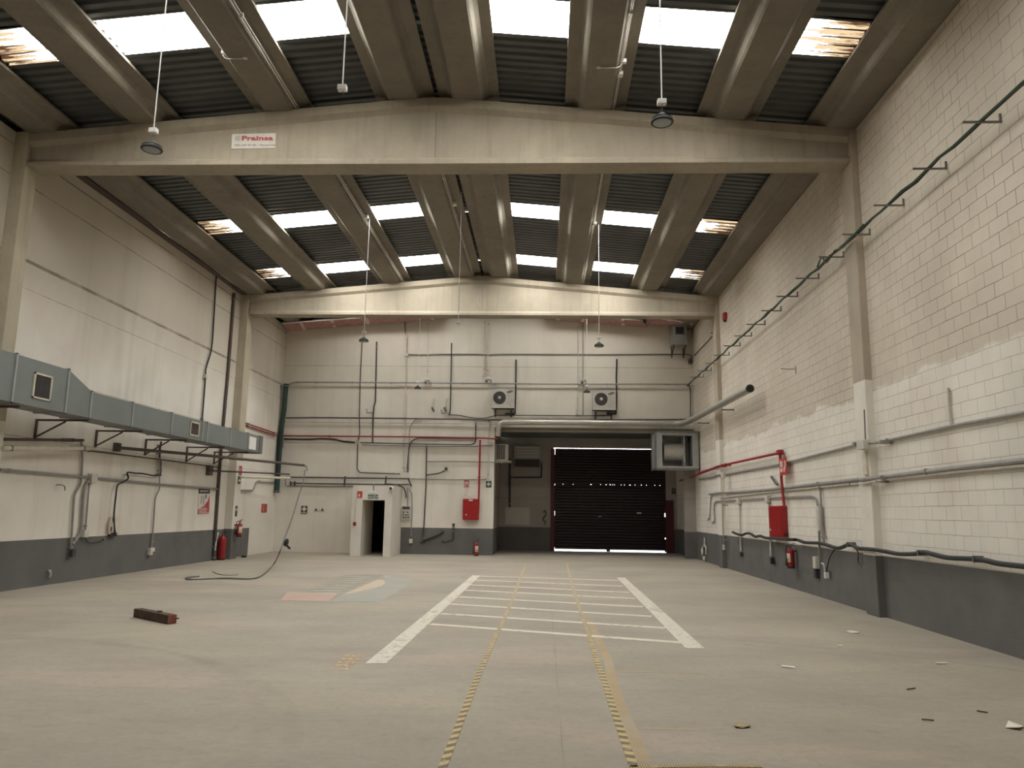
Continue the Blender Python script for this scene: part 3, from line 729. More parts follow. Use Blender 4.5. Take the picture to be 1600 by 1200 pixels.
run('conduit', [[(-10.190,23.947,0.853), (-10.170,23.785,0.584), (-10.170,23.765,0.313)]], .02, 'white', 'short white tube on the dado beside the brown downpipe', 'conduit', fil=0)
run('cable', [smoothpath([(-10.210,22.421,8.795), (-10.210,22.398,8.540), (-10.210,22.460,7.330), (-10.200,22.445,6.419), (-10.210,22.205,5.775), (-10.210,22.215,5.482), (-10.210,22.227,4.126)], 4)], .024, 'black', 'black cable running down the left wall from the roof to the duct', 'cable', boxes=[((-10.200,22.208,5.520), .09, .14, .12)], fil=0)
run('pipe', [[(-10.140,22.970,2.731), (-9.780,24.300,2.764), (-9.478,28.200,2.884)]], .026, 'brown', 'thin brown pipe crossing the rear left column below the hose boom', 'pipe', boxes=[((-10.198,22.987,2.741), .12, .24, .30)], box_m='brown', fil=0)
run('pipe', [[(-9.796,24.420,2.616), (-9.054,27.000,2.696)]], .042, 'cream', 'cream pipe with square-cut end passing in front of the green pipe', 'pipe', fil=0)
run('conduit', [[(-10.230,25.423,2.207), (-10.230,26.734,2.242), (-10.230,26.916,2.563), (-10.230,28.741,2.586)]], .03, 'grey_pipe', 'grey cranked conduit on the left wall behind the rear column', 'conduit', boxes=[((-10.226,27.655,2.592), .06, .9, .07)], fil=.2)
run('pipe', [[(-10.200,25.532,4.488), (-10.200,28.585,4.435)], [(-10.200,25.546,4.412), (-10.200,28.601,4.350)]], .025, 'red_pipe', 'red pipe pair on the left wall between the column and the back corner', 'pipe', fil=0)
run('pipe', [[(-10.062,28.900,6.407), (-10.073,28.900,5.401), (-10.158,28.900,4.405), (-10.161,28.900,2.933), (-10.187,28.900,2.206)]], .10, 'green_pipe', 'dark green vertical pipe in the back left corner with broken lower end', 'pipe', fil=0)
MB().tube([(-10.119,28.750,4.588), (-10.102,28.750,2.830)], .035, 6).build('slot', 'black', bpy.data.objects['pipe.003'] if False else [o for o in bpy.data.objects if o.get('label', '').startswith('dark green vertical')][0])
# --- warning poster
ps = thing('warning_poster', (-10.240,22.875,1.811), 'tall red, white and black warning poster on the left wall', 'poster')
P0 = (-10.248,22.500,1.412); P1 = (-10.248,23.302,1.436); P2 = (-10.248,23.216,2.193); P3 = (-10.248,22.460,2.182)
def pq(a, b): return V(P0).lerp(V(P1), a).lerp(V(P3).lerp(V(P2), a), b)
def ppoly(pts, d0, d1): return MB().prism([tuple(pq(a, b)+V((d0, 0, 0))) for a, b in pts], (d1-d0, 0, 0))
ppoly([(0, 0), (1, 0), (1, 1), (0, 1)], -.0115, .004).build('sheet', 'paper', ps)
ppoly([(0, .80), (1, .80), (1, 1), (0, 1)], .004, .008).build('header', 'dark', ps)
ppoly([(.02, .02), (.9, .02), (.98, .08), (.98, .75), (.85, .52), (.55, .32), (.02, .2)], .004, .008).build('red_field', 'sign_red', ps)
mb = MB()
for k in range(6):
    z = .86+.0; mb.prism([tuple(pq(.12+k*.13, .87)+V((.008, 0, 0))), tuple(pq(.2+k*.13, .87)+V((.008, 0, 0))), tuple(pq(.2+k*.13, .93)+V((.008, 0, 0))), tuple(pq(.12+k*.13, .93)+V((.008, 0, 0)))], (.003, 0, 0))
for k in range(4):
    b = .05+.055*k; mb.prism([tuple(pq(.1, b)+V((.008, 0, 0))), tuple(pq(.85-.1*(k % 2), b)+V((.008, 0, 0))), tuple(pq(.85-.1*(k % 2), b+.025)+V((.008, 0, 0))), tuple(pq(.1, b+.025)+V((.008, 0, 0)))], (.003, 0, 0))
mb.build('white_print', 'paper', ps)
mb = MB()
for a, k0, k1 in ((.22, .42, .74), (.42, .38, .74), (.62, .60, .76)):
    for k in range(7):
        b = k0+(k1-k0)*k/7; mb.prism([tuple(pq(a, b)+V((.004, 0, 0))), tuple(pq(a+.11, b)+V((.004, 0, 0))), tuple(pq(a+.11, b+.02)+V((.004, 0, 0))), tuple(pq(a, b+.02)+V((.004, 0, 0)))], (.003, 0, 0))
mb.build('black_print', 'dark', ps)
# --- extinguishers
def extinguisher(base, r, h, label, horn=True, body='red', lab=True, ang=0., hang=False):
    t = thing('fire_extinguisher', base, label, 'fire extinguisher')
    x, y, z = base
    MB().lathe([(r*.9, 0), (r, .02), (r, h*.78), (r*.93, h*.86), (r*.62, h*.93), (r*.3, h*.96), (r*.26, h)], base, 24).build('cylinder', body, t, smooth=True)
    MB().lathe([(r*1.005, 0.0), (r*1.03, .015), (r*1.03, .05), (r*1.005, .055)], base, 24).build('base_ring', 'black', t, smooth=True)
    v = MB().lathe([(r*.28, h), (r*.34, h+.02), (r*.3, h+.05), (r*.12, h+.06)], base, 12)
    v.build('valve', 'gun_metal', t, smooth=True)
    MB().bar((x, y, h+z+.06), (x+.10, y-.04, h+z+.10), .02, .012).bar((x, y, h+z+.04), (x+.09, y-.035, h+z+.045), .02, .012).build('handle', 'black', t)
    if lab:
        c = math.cos; pts = []
        a0 = ang
        m = MB(); vs = []; fs = []
        for k in range(9):
            a = a0-.75+1.5*k/8
            for zz in (h*.30, h*.72): vs.append((x+math.sin(a)*(r+.003), y-math.cos(a)*(r+.003), z+zz))
        for k in range(8): fs.append((2*k, 2*k+2, 2*k+3, 2*k+1))
        m.add(vs, fs); m.build('label_sheet', 'paper', t)
        m = MB(); vs = []; fs = []
        for k in range(7):
            a = a0-.6+1.1*k/6
            for zz in (h*.34, h*.47): vs.append((x+math.sin(a)*(r+.005), y-math.cos(a)*(r+.005), z+zz))
        for k in range(6): fs.append((2*k, 2*k+2, 2*k+3, 2*k+1))
        m.add(vs, fs); m.build('label_print', 'yellow', t)
    if horn:
        MB().tube(smoothpath([(x-.02, y, z+h+.03), (x-r*.9, y-.02, z+h+.03), (x-r*1.25, y-.02, z+h*.8), (x-r*1.2, y-.02, z+h*.45)], 5), .012, 6).build('hose', 'black', t, smooth=True)
        MB().lathe([(.014, 0), (.02, -.06), (.035, -.16), (.032, -.16)], (x-r*1.2, y-.02, z+h*.47), 12).build('horn', 'black', t, smooth=True)
    if hang: MB().box(x-.03, x+.03, y, y+r+.06, z+h*.80, z+h*.86).build('wall_hook', 'dark', t)
    return t
b = (-10.201,24.150,-0.100)
extinguisher((max(b[0], XL+.14), b[1], 0), .115, .78, 'tall plain red gas bottle extinguisher standing by the rear left column', False, 'red', False)
b = (-9.858,24.700,0.697)
extinguisher((-9.83, 24.72, b[2]), .085, .46, 'red extinguisher with white and yellow label hung on the rear left column', True, 'red', True, .9)
MB().box(-9.992, -9.91, 24.70, 24.76, b[2]+.36, b[2]+.40).build('wall_hook', 'dark', [o for o in bpy.data.objects if o.get('label', '').startswith('red extinguisher with white and yellow')][0])
b = (-2.475,28.750,0.059)
extinguisher((b[0], b[1], 0), .085, .50, 'red extinguisher with white label standing on the floor below the hose cabinet', True, 'red', True, .35)
b = (5.580,17.848,0.473)
t = extinguisher((b[0], b[1], b[2]), .085, .46, 'orange-red extinguisher with cream label hung on the right wall dado', True, 'red', True, -1.1)
MB().box(b[0], XR+.0005, b[1]-.03, b[1]+.03, b[2]+.36, b[2]+.40).build('wall_hook', 'dark', t)
# --- small signs on the rear left column (its face towards the hall)
XC = -9.988
def wl_sign(px0, name, label, cat, w, h, m, sym=None, x=XC):
    o = px0; t = thing(name, o, label, cat)
    WL.rect(MB(), o, 0, w, 0, h, 0, .006).build('plate', m, t)
    if sym:
        for pts, mm, nm in sym: WL.poly(MB(), o, pts, .006, .009).build(nm, mm, t)
    return t
wl_sign((XC, 24.72, (-9.988,24.676,2.687)[2]), 'fire_sign', 'small red fire sign high on the rear left column', 'sign', .24, .30, 'sign_red', [([(.05, .06), (.10, .06), (.10, .24), (.05, .24)], 'paper', 'symbol')])
wl_sign((XC, 24.68, (-9.988,24.678,2.396)[2]), 'exit_sign', 'small green exit sign below the red sign on the rear left column', 'sign', .24, .26, 'sign_green', [([(.04, .10), (.12, .18), (.12, .14), (.20, .14), (.20, .09), (.12, .09), (.12, .04)], 'paper', 'arrow')])
wl_sign((XC, 24.66, (-9.988,24.717,1.346)[2]), 'switch_plate', 'narrow black switch plate above the extinguisher on the rear left column', 'switch', .16, .34, 'dark', [([(.04, .18), (.12, .18), (.12, .26), (.04, .26)], 'paper', 'button')])
wl_sign((-10.259,27.701,1.461), 'fire_sign', 'small faded red sign on the left wall near the back corner', 'sign', .55, .32, 'sign_red', [([(.12, .05), (.25, .05), (.25, .27), (.12, .27)], 'pink', 'symbol')])
# --- air valve pair of wall hooks left wall
lh = thing('wall_hook', (-10.240,15.748,2.048), 'bent wire hook sticking out of the left wall', 'hook')
MB().tube(smoothpath([(-10.250,15.763,2.048), (-10.140,15.742,2.056), (-10.140,15.877,2.027), (-10.160,15.934,1.947)], 4), .012, 6).build('wire', 'gun_metal', lh)

# ================================================================= BACK WALL
def hline(y): return y
run('pipe', [[(-10.089,29.080,3.927), (-10.161,29.080,5.424), (-10.144,29.080,6.335), (-9.850,29.080,6.515), (-5.252,29.080,6.526), (0.228,29.080,6.520), (5.525,29.080,6.549)]], .028, 'grey_pipe', 'long level pipe on the back wall just above the air conditioners', 'pipe', clips=[(-9.664,29.130,6.525), (-8.926,29.130,6.526), (-7.506,29.130,6.530), (-6.016,29.130,6.529), (-3.155,29.130,6.526), (-1.907,29.130,6.523), (-0.565,29.130,6.522), (2.424,29.130,6.538), (3.677,29.130,6.545), (5.046,29.130,6.554)], fil=.3)
run('pipe', [[(-10.032,29.060,5.096), (-8.874,29.060,5.120), (-5.196,29.060,5.119), (-1.975,29.060,5.101), (-1.236,29.060,5.096), (5.393,29.060,5.187)]], .028, 'brown', 'long dark pipe on the back wall at the level of the bay lintel', 'pipe', clips=[(-9.609,29.150,5.137), (-8.902,29.150,5.131), (-7.492,29.150,5.132), (-6.162,29.150,5.133), (-4.489,29.150,5.124), (-3.146,29.150,5.113), (3.808,29.150,5.182), (5.095,29.150,5.195)], fil=.2)
run('cable', [smoothpath([(-3.722,29.150,5.294), (-3.274,29.150,5.273), (-2.850,29.150,5.190), (-2.354,29.150,5.170), (-2.033,29.150,5.236), (-1.836,29.150,5.287), (-1.243,29.150,5.298), (2.321,29.150,5.316), (2.394,29.140,5.451)], 4)], .016, 'black', 'black cable linking the two air conditioners above the lintel', 'cable', fil=0)
run('cable', [[(-7.219,29.160,8.322), (-7.219,29.160,6.473), (-7.178,29.160,5.087), (-7.135,29.160,4.463), (-7.195,29.150,4.189), (-7.169,29.150,3.155), (-7.063,29.150,3.022), (-5.503,29.150,2.993)]], .02, 'dark', 'dark cable dropping from under the left far lamp and bending right', 'cable', boxes=[((-7.207,29.150,4.189), .16, .07, .14)], fil=.12)
run('conduit', [[(-6.637,29.160,8.170), (-6.581,29.160,5.770), (-6.625,29.160,5.619), (-6.644,29.160,5.217), (-6.622,29.160,4.172)]], .028, 'dark', 'dark vertical pipe on the back wall right of the left far lamp', 'pipe', fil=.03)
MB().tube([(-6.650,29.160,5.342), (-6.891,29.120,5.335), (-6.899,29.120,5.485)], .016, 6).build('side_hook', 'dark', [o for o in bpy.data.objects if o.get('label', '').startswith('dark vertical pipe on the back wall right')][0])
run('pipe', [[(-10.131,29.040,4.394), (-5.166,29.040,4.411), (-2.279,29.040,4.393), (-1.763,29.040,4.362)]], .030, 'red_pipe', 'long red sprinkler pipe across the back wall', 'pipe', clips=[(-8.279,29.140,4.399), (-2.583,29.140,4.400)], clip_m='red_pipe', fil=0)
run('pipe', [[(-2.444,29.060,4.320), (-2.450,29.080,3.041), (-2.456,29.100,1.600), (-2.477,29.100,1.456), (-2.512,29.100,1.408)]], .034, 'red', 'red drop pipe feeding the hose cabinet on the back wall', 'pipe', clips=[(-2.462,29.110,2.921)], clip_m='red', fil=.08)
run('cable', [smoothpath([(-10.114,29.160,4.282), (-9.182,29.160,4.280), (-8.681,29.160,4.310), (-8.128,29.160,4.291), (-7.799,29.160,4.220), (-7.271,29.160,4.177)], 4)], .032, 'black', 'thick black cable below the red pipe on the back wall, at left', 'cable', fil=0)
run('conduit', [[(-7.082,29.100,4.173), (-5.167,29.100,4.145), (-2.820,29.100,4.135), (-2.624,29.100,4.199), (-2.634,29.140,5.005)]], .022, 'dark', 'dark conduit continuing right below the red pipe and turning up', 'conduit', fil=.12)
run('conduit', [[(-7.028,29.100,4.087), (-5.163,29.100,4.059), (-2.695,29.100,4.075), (-1.959,29.100,4.120)]], .014, 'dark', 'thin dark conduit directly under the thicker one below the red pipe', 'conduit', boxes=[((-2.061,29.140,4.196), .2, .06, .14)], fil=0)
run('conduit', [[(-5.500,29.160,9.059), (-5.436,29.160,7.687), (-5.388,29.160,5.104), (-5.359,29.160,3.056)]], .03, 'pale_pipe', 'pale vertical conduit from the roof down to the control panel group', 'conduit', boxes=[((-5.428,29.150,7.659), .16, .07, .14)], fil=0)
run('cable', [smoothpath([(-5.384,29.160,7.675), (-4.801,29.160,7.653), (-4.044,29.160,7.683), (-2.785,29.160,7.691), (-2.156,29.160,7.670), (-1.279,29.160,7.701), (2.706,29.160,7.713), (5.469,29.160,7.736), (5.637,29.160,7.580)], 3)], .016, 'dark', 'thin level cable crossing the back wall above the pendant lamps', 'cable', boxes=[((5.611,29.100,7.442), .13, .18, .16)], box_m='dark', fil=0)
run('conduit', [[(-4.714,29.160,5.123), (-5.013,29.160,5.108), (-5.201,29.160,4.782), (-5.186,29.160,3.058)]], .018, 'grey_pipe', 'grey conduit bending down beside the pale vertical conduit', 'conduit', fil=.25)
run('conduit', [[(-2.661,29.180,4.400), (-4.888,29.160,4.381), (-5.131,29.160,4.238), (-5.196,29.160,3.990), (-5.235,29.160,3.058)]], .024, 'dark', 'dark conduit bending down from beside the red pipe to the control panel group', 'conduit', fil=.3)
ct = thing('cable_tray', (-7.463,29.100,2.831), 'horizontal cable rails above the small doorway on the back wall', 'cable tray')
MB().tube([(-9.923,29.100,2.811), (-5.117,29.100,2.813)], .028, 8).build('rail', 'brown', ct, smooth=True)
MB().tube([(-9.685,29.100,2.595), (-9.062,29.100,2.579), (-6.093,29.100,2.582), (-5.109,29.100,2.595)], .024, 8).build('rail', 'dark', ct, smooth=True)
MB().tube([(-9.868,29.150,2.472), (-7.285,29.150,2.495)], .018, 8).build('rail', 'grey_pipe', ct, smooth=True)
MB().tube([(-9.943,29.160,2.814), (-9.922,29.160,2.484)], .012, 6).build('bracket', 'dark', ct)
for px in (454, 461, 540, 604):
    a = V((-23.967,29.200,23.405)) if False else None
for p, q in (((-9.720,29.120,2.656), (-9.709,29.120,2.485)), ((-9.558,29.120,2.658), (-9.548,29.120,2.488)), ((-7.607,29.120,2.879), (-7.625,29.120,2.513)), ((-6.024,29.120,2.900), (-6.048,29.120,2.583)), ((-5.170,29.120,2.813), (-5.036,29.120,2.524))):
    MB().bar(p, q, .05, .05).build('bracket', 'dark', ct)
run('cable', [smoothpath([(-6.089,29.080,2.606), (-5.642,29.060,2.587), (-5.346,29.080,2.470), (-5.246,29.120,2.231), (-5.244,29.140,2.087)], 4)], .02, 'black', 'black cable looping from the rails to above the control panel', 'cable', fil=0)
# control panel
cp = thing('control_panel', (-5.224,29.150,1.510), 'grey control box with dark buttons beside the porch', 'control box')
o = (-5.359,29.200,1.281)
WB.rect(MB(), o, 0, .31, 0, .50, 0, .14).build('box', 'ac_white', cp, bev=.01)
WB.rect(MB(), WB.pt(o, .02, .38, .14), 0, .27, 0, .10, 0, .006).build('display', 'dark', cp)
for a, b in ((.07, .27), (.22, .27), (.06, .17), (.15, .17), (.24, .17)): MB().lathe([(.028, 0), (.026, .02), (.012, .024)], WB.pt(o, a, b, .14), 12, (0, -1, 0)).build('button', 'black', cp)
for a in (.05, .14, .23): WB.rect(MB(), WB.pt(o, a, .05, .14), 0, .06, 0, .05, 0, .01).build('switch', 'dark', cp)
MB().tube([WB.pt(o, .2, .5, .07), (-5.184,29.130,2.474)], .022, 8).build('feed_tube', 'grey_pipe', cp)
run('conduit', [[(-5.134,29.140,2.427), (-5.022,29.160,2.284), (-4.983,29.160,1.562), (-4.999,29.160,0.655)]], .017, 'grey_pipe', 'thin conduit dropping to a pale socket on the back wall dado', 'conduit', boxes=[((-4.990,29.150,0.478), .13, .08, .17)], box_m='cream', fil=.1)
run('conduit', [[(-4.516,29.150,4.096), (-4.489,29.150,2.533), (-4.513,29.150,1.091), (-4.537,29.150,0.711), (-4.470,29.150,0.522)]], .022, 'dark', 'dark vertical conduit left of the hose cabinet on the back wall', 'conduit', fil=.05)
run('conduit', [[(-4.496,29.150,3.482), (-3.178,29.150,3.498), (-1.583,29.150,3.481)]], .018, 'grey_pipe', 'level grey conduit crossing to the loading bay corner', 'conduit', fil=0)
run('conduit', [[(-4.491,29.150,2.969), (-4.050,29.150,3.024), (-3.854,29.140,3.099), (-3.733,29.130,3.197)]], .022, 'dark', 'short curved dark cable ending in a round plug on the back wall', 'cable', boxes=[((-3.733,29.130,3.209), .10, .1, .10)], box_m='black', fil=.15)
run('conduit', [[(-5.103,29.160,2.816), (-3.651,29.160,2.799), (-2.109,29.160,2.831)]], .018, 'grey_pipe', 'faint level conduit above the fire signs on the back wall', 'conduit', boxes=[((-2.476,29.150,2.862), .12, .07, .14)], fil=0)
run('conduit', [[(-2.142,29.150,5.135), (-2.125,29.150,4.270), (-2.110,29.150,2.903)]], .022, 'pale_pipe', 'pale vertical conduit at the edge of the loading bay opening', 'conduit', boxes=[((-2.109,29.150,2.831), .12, .07, .15), ((-2.126,29.150,4.912), .10, .07, .2)], fil=0)
run('cable', [[(-3.665,29.150,8.133), (-3.644,29.150,6.500), (-3.641,29.150,5.495), (-3.672,29.150,5.295)]], .022, 'black', 'black cable on the back wall left of the left air conditioner', 'cable', fil=.05)
MB().tube([(-3.662,29.150,5.370), (-3.969,29.120,5.350), (-3.998,29.120,5.487)], .014, 6).build('side_hook', 'dark', [o for o in bpy.data.objects if o.get('label', '').startswith('black cable on the back wall left of the left')][0])
run('cable', [[(-1.113,29.150,7.483), (-1.112,29.150,6.521), (-1.120,29.150,5.344), (-1.515,29.140,5.351)]], [.022, .03, .03, .022] if False else .026, 'black', 'black insulated pipe rising beside the left air conditioner', 'pipe', fil=.04)
run('cable', [[(2.798,29.150,7.534), (2.772,29.150,6.803), (2.779,29.150,6.052), (2.749,29.150,5.381), (2.394,29.140,5.389)]], .028, 'black', 'black insulated pipe rising beside the right air conditioner', 'pipe', fil=.04)
run('conduit', [[(1.303,29.160,9.011), (1.300,29.160,6.541), (1.268,29.160,5.418)]], .020, 'pale_pipe', 'left of the two pale conduits beside the right air conditioner', 'conduit', boxes=[((1.268,29.150,5.404), .1, .07, .12)], fil=0)
run('conduit', [[(1.491,29.150,9.010), (1.489,29.150,6.793), (1.489,29.150,5.295)]], .020, 'grey_pipe', 'right of the two pale conduits beside the right air conditioner', 'conduit', fil=0)
run('conduit', [[(-2.375,29.160,9.150), (-2.354,29.160,6.917)]], .016, 'pale_pipe', 'left of two thin conduits hanging above the left air conditioner', 'conduit', boxes=[((-2.364,29.150,6.864), .09, .07, .08)], fil=0)
run('conduit', [[(-4.606,29.150,9.060), (-4.582,29.150,6.797)]], .017, 'pale_pipe', 'pale conduit dropping to the white floodlight left of the ridge', 'conduit', fil=0)
run('conduit', [[(-2.221,29.150,9.071), (-2.214,29.150,6.866)]], .02, 'pale_pipe', 'right of two thin conduits hanging above the left air conditioner', 'conduit', fil=0)
run('cable', [smoothpath([(-5.546,29.150,8.978), (-5.506,29.160,8.538), (-5.445,29.160,8.280), (-5.429,29.160,7.713)], 4)], .02, 'dark', 'short dark cable from the pink strip to the pale vertical conduit', 'cable', fil=0)
run('conduit', [[(-4.625,29.150,0.437), (-3.857,29.140,0.769), (-3.787,29.140,0.841), (-3.813,29.140,0.900)]], .03, 'black', 'dark bent bar lying diagonally on the back wall dado', 'conduit', fil=.04)
run('conduit', [[(-3.827,29.160,0.485), (-3.441,29.160,0.539), (-3.394,29.160,0.587), (-3.391,29.160,1.085)]], .018, 'dark', 'thin dark L-shaped conduit on the back wall dado below the hose cabinet', 'conduit', boxes=[((-3.390,29.150,1.109), .08, .07, .1)], box_m='dark', fil=.04)
wh = thing('wall_hook', (-10.240,15.833,0.285), 'small white hook stub low on the left wall dado', 'hook')
MB().tube(smoothpath([(-10.260,15.822,0.285), (-10.200,15.792,0.289), (-10.200,15.825,0.221), (-10.230,15.852,0.154)], 4), .022, 6).build('stub', 'pale_pipe', wh)
def flood(o, label):
    t = thing('floodlight', o, label, 'floodlight', 'small white floodlights on the back wall')
    MB().lathe([(.02, -.02), (.09, -.03), (.10, -.06), (.05, -.10), (.02, -.105)], (o[0], o[1], o[2]+.12), 18).build('hood', 'white', t, smooth=True)
    MB().box(o[0]-.10, o[0]+.02, o[1]-.06, o[1]+.02, o[2]-.12, o[2]+.02).build('lamp_body', 'ac_white', t, bev=.01)
    MB().box(o[0]-.085, o[0]+.005, o[1]-.066, o[1]-.058, o[2]-.10, o[2]-.01).build('lens', 'dark', t)
    MB().tube([(o[0]+.02, o[1], o[2]+.02), (o[0]+.14, o[1], o[2]+.0), (o[0]+.14, o[1]+.12, o[2]-.10)], .018, 6, .05).build('arm', 'gun_metal', t)
flood((-4.573,29.060,6.579), 'small white floodlight on the level pipe, left of the ridge')
flood((-2.203,29.060,6.648), 'small white floodlight above the left air conditioner')
flood((1.485,29.060,6.626), 'small white floodlight above-left of the right air conditioner')
# air conditioners
def aircon(x0, x1, y0, y1, fc, label):
    t = thing('air_conditioner', ((x0+x1)/2, YB, y0), label, 'air conditioner', 'outdoor air conditioner units')
    d = .36; yf = YB-.06-d; w = x1-x0; h = y1-y0
    MB().box(x0, x1, yf, YB-.06, y0, y1).build('casing', 'ac_white', t, bev=.012)
    MB().box(x0-.008, x1+.008, yf-.008, YB-.052, y1-.03, y1).build('top_cover', 'ac_white', t)
    MB().box(x0-.008, x1+.008, yf-.008, YB-.052, y0, y0+.045).build('base_pan', 'ac_white', t)
    fx, fz = x0+w*fc[0], y0+h*fc[1]; R = .245
    MB().lathe([(R, .0), (R, .012), (R-.02, .014)], (fx, yf, fz), 40, (0, -1, 0)).build('fan_opening', 'dark', t)
    mb = MB()
    for k in range(1, 8):
        r = R*k/8+.012; mb.tube([(fx+r*math.cos(a*PI/16), yf-.02, fz+r*math.sin(a*PI/16)) for a in range(33)], .0035, 4)
    for k in range(12):
        a = 2*PI*k/12; mb.tube([(fx+.05*math.cos(a), yf-.022, fz+.05*math.sin(a)), (fx+R*math.cos(a+.3), yf-.022, fz+R*math.sin(a+.3))], .003, 4)
    mb.build('fan_grille', 'gun_metal', t)
    MB().lathe([(.062, 0), (.055, .012), (.02, .018)], (fx, yf-.02, fz), 20, (0, -1, 0)).build('fan_hub', 'ac_white', t, smooth=True)
    lx, lz = x0+w*.80, y0+h*.84
    lg = MB().prism([(lx+.125*math.cos(a*PI/14), yf-.004, lz+(.042*math.sin(a*PI/14)+.022*math.cos(a*PI/14))) for a in range(28)], (0, -.006, 0)).build('logo', 'dark', t)
    mb = MB(); text_polys(mb, WB, (lx-.1, yf-.008, lz-.018), 'SAMSUNG', .045, 0, .004, .0, 0); mb.build('logo_lettering', 'paper', lg)
    MB().box(x0+w*.66, x1-.02, yf-.006, yf, y0+.07, y0+h*.70).build('service_panel', simple('service_panel_white', (.46, .44, .39), .5), t)
    for bx in (x0+w*.14, x1-w*.16):
        b = MB(); b.box(bx-.02, bx+.02, yf-.02, YB, y0-.05, y0); b.box(bx-.02, bx+.02, YB-.04, YB, y0-.30, y0); b.bar((bx, YB-.02, y0-.28), (bx, yf+.05, y0-.04), .03, .03)
        b.build('bracket', 'dark', t)
a0 = (-2.014,28.780,5.522); a1 = (-1.144,28.780,6.284)
aircon(a0[0], a1[0], a0[2], a1[2], (.345, .53), 'white outdoor air conditioner on the back wall, left of the pair')
a0 = (1.845,28.780,5.485); a1 = (2.716,28.780,6.242)
aircon(a0[0], a1[0], a0[2], a1[2], (.36, .55), 'white outdoor air conditioner on the back wall, right of the pair')
for p, lab in (((-4.304,29.170,5.491), 'left of two small painted pipe stubs on the back wall'), ((-3.830,29.170,5.496), 'right of two small painted pipe stubs on the back wall')):
    t = thing('pipe_stub', p, lab, 'pipe'); MB().tube([(p[0]+.02, p[1], p[2]+.42), (p[0], p[1], p[2]+.05)], .03, 8).build('tube', 'pale_pipe', t, smooth=True)
    MB().tube([(p[0]-.05, p[1]-.03, p[2]+.08), (p[0]+.04, p[1]-.03, p[2]-.08)], .03, 8).build('valve', 'dark', t, smooth=True)
# grey box in the top right corner
cb = thing('air_heater', (5.109,28.700,8.409), 'grey box unit with dark square grille in the top right corner of the back wall', 'heater')
q0 = (4.866,28.600,8.059); q1 = (5.414,28.600,8.750)
MB().box(q0[0], q1[0], 28.6, YB-.04, q0[2], q1[2]).build('casing', 'galv', cb, bev=.015)
g0 = (4.993,28.590,8.407); g1 = (5.301,28.590,8.685)
mb = MB().box(g0[0], g1[0], 28.585, 28.6, g0[2], g1[2]); mb.build('grille', 'black', cb)
MB().box(q0[0]-.02, q1[0]+.02, 28.57, YB-.04, q0[2]-.06, q0[2]).build('drip_tray', 'galv', cb)
for xx in (q0[0]+.05, q1[0]-.05): MB().bar((xx, YB-.01, q0[2]-.45), (xx, 28.62, q0[2]-.07), .035, .035).bar((xx, YB-.02, q0[2]-.45), (xx, YB-.02, q0[2]), .035, .035).build('bracket', 'dark', cb)
# hose cabinet and signs on the back wall
def cabinet(wall, o, w, h, d, label, notch=True):
    t = thing('hose_cabinet', o, label, 'fire hose cabinet')
    wall.rect(MB(), o, 0, w, 0, h, -.0015 if wall is WB else .0002, d).build('box', 'red', t, bev=.012)
    dr = wall.rect(MB(), wall.pt(o, .02, .02, d), 0, w-.04, 0, h-.04, 0, .015).build('door', 'red', t, bev=.006)
    MB().lathe([(.03, 0), (.026, .02), (.01, .024)], wall.pt(o, w*.22 if wall is WB else w*.12, h*.24, d+.015), 14, tuple(wall.w)).build('latch', 'pale_pipe', dr)
    return t
o = (-3.041,29.199,1.304)
hc = cabinet(WB, o, .60, .78, .20, 'red fire hose cabinet on the back wall above the extinguisher')
WB.rect(MB(), WB.pt(o, .22, .70, .215), 0, .15, 0, .05, 0, .004).build('sticker', 'paper', hc)
def wb_sign(name, label, p0, p1, m, syms, y=None):
    o = V(p0); w = p1[0]-p0[0]; h = p1[2]-p0[2]
    t = thing(name, p0, label, 'sign')
    WB.rect(MB(), o, 0, w, 0, h, 0, .008).build('plate', m, t)
    for nm, mm, polys in syms:
        mb = MB()
        for pts in polys: WB.poly(mb, o, [(a*w, b*h) for a, b in pts], .008, .012)
        mb.build(nm, mm, t)
    return t, o, w, h
wb_sign('fire_hose_sign', 'red fire hose sign above the hose cabinet on the back wall', (-3.035,29.199,2.517), (-2.846,29.199,2.787), 'sign_red', [('hose_symbol', 'paper', [[(.15, .12), (.5, .12), (.5, .24), (.3, .24), (.3, .8), (.15, .8)], [(.42, .45), (.7, .45), (.7, .85), (.42, .85)], [(.78, .12), (.86, .12), (.86, .85), (.78, .85)]])])
wb_sign('notice_sheet', 'white instruction sheet below the red sign on the back wall', (-3.027,29.199,2.204), (-2.844,29.199,2.484), 'paper', [('print', 'galv', [[(.1, .1), (.6, .1), (.6, .14), (.1, .14)], [(.15, .3), (.5, .55), (.45, .58), (.1, .34)], [(.55, .45), (.85, .85), (.8, .87), (.5, .5)], [(.1, .9), (.9, .9), (.9, .94), (.1, .94)]])])
wb_sign('exit_sign', 'dark green exit arrow sign at the corner of the loading bay', (-2.197,29.199,2.529), (-1.989,29.199,2.774), 'sign_green', [('arrow', 'paper', [[(.15, .5), (.5, .85), (.62, .74), (.48, .6), (.85, .6), (.85, .4), (.48, .4), (.62, .26), (.5, .15)]])])
wb_sign('first_aid_sign', 'dark first aid sign with white cross on the back wall', (-9.271,29.199,1.426), (-9.029,29.199,1.731), 'sign_dark', [('cross', 'paper', [[(.38, .32), (.62, .32), (.62, .5), (.85, .5), (.85, .74), (.62, .74), (.62, .92), (.38, .92), (.38, .74), (.15, .74), (.15, .5), (.38, .5)]]), ('caption', 'paper', [[(.1, .10), (.9, .10), (.9, .2), (.1, .2)]])])
tt = thing('wall_tags', (-8.587,29.199,1.581), 'pair of small grey tags right of the first aid sign', 'sign')
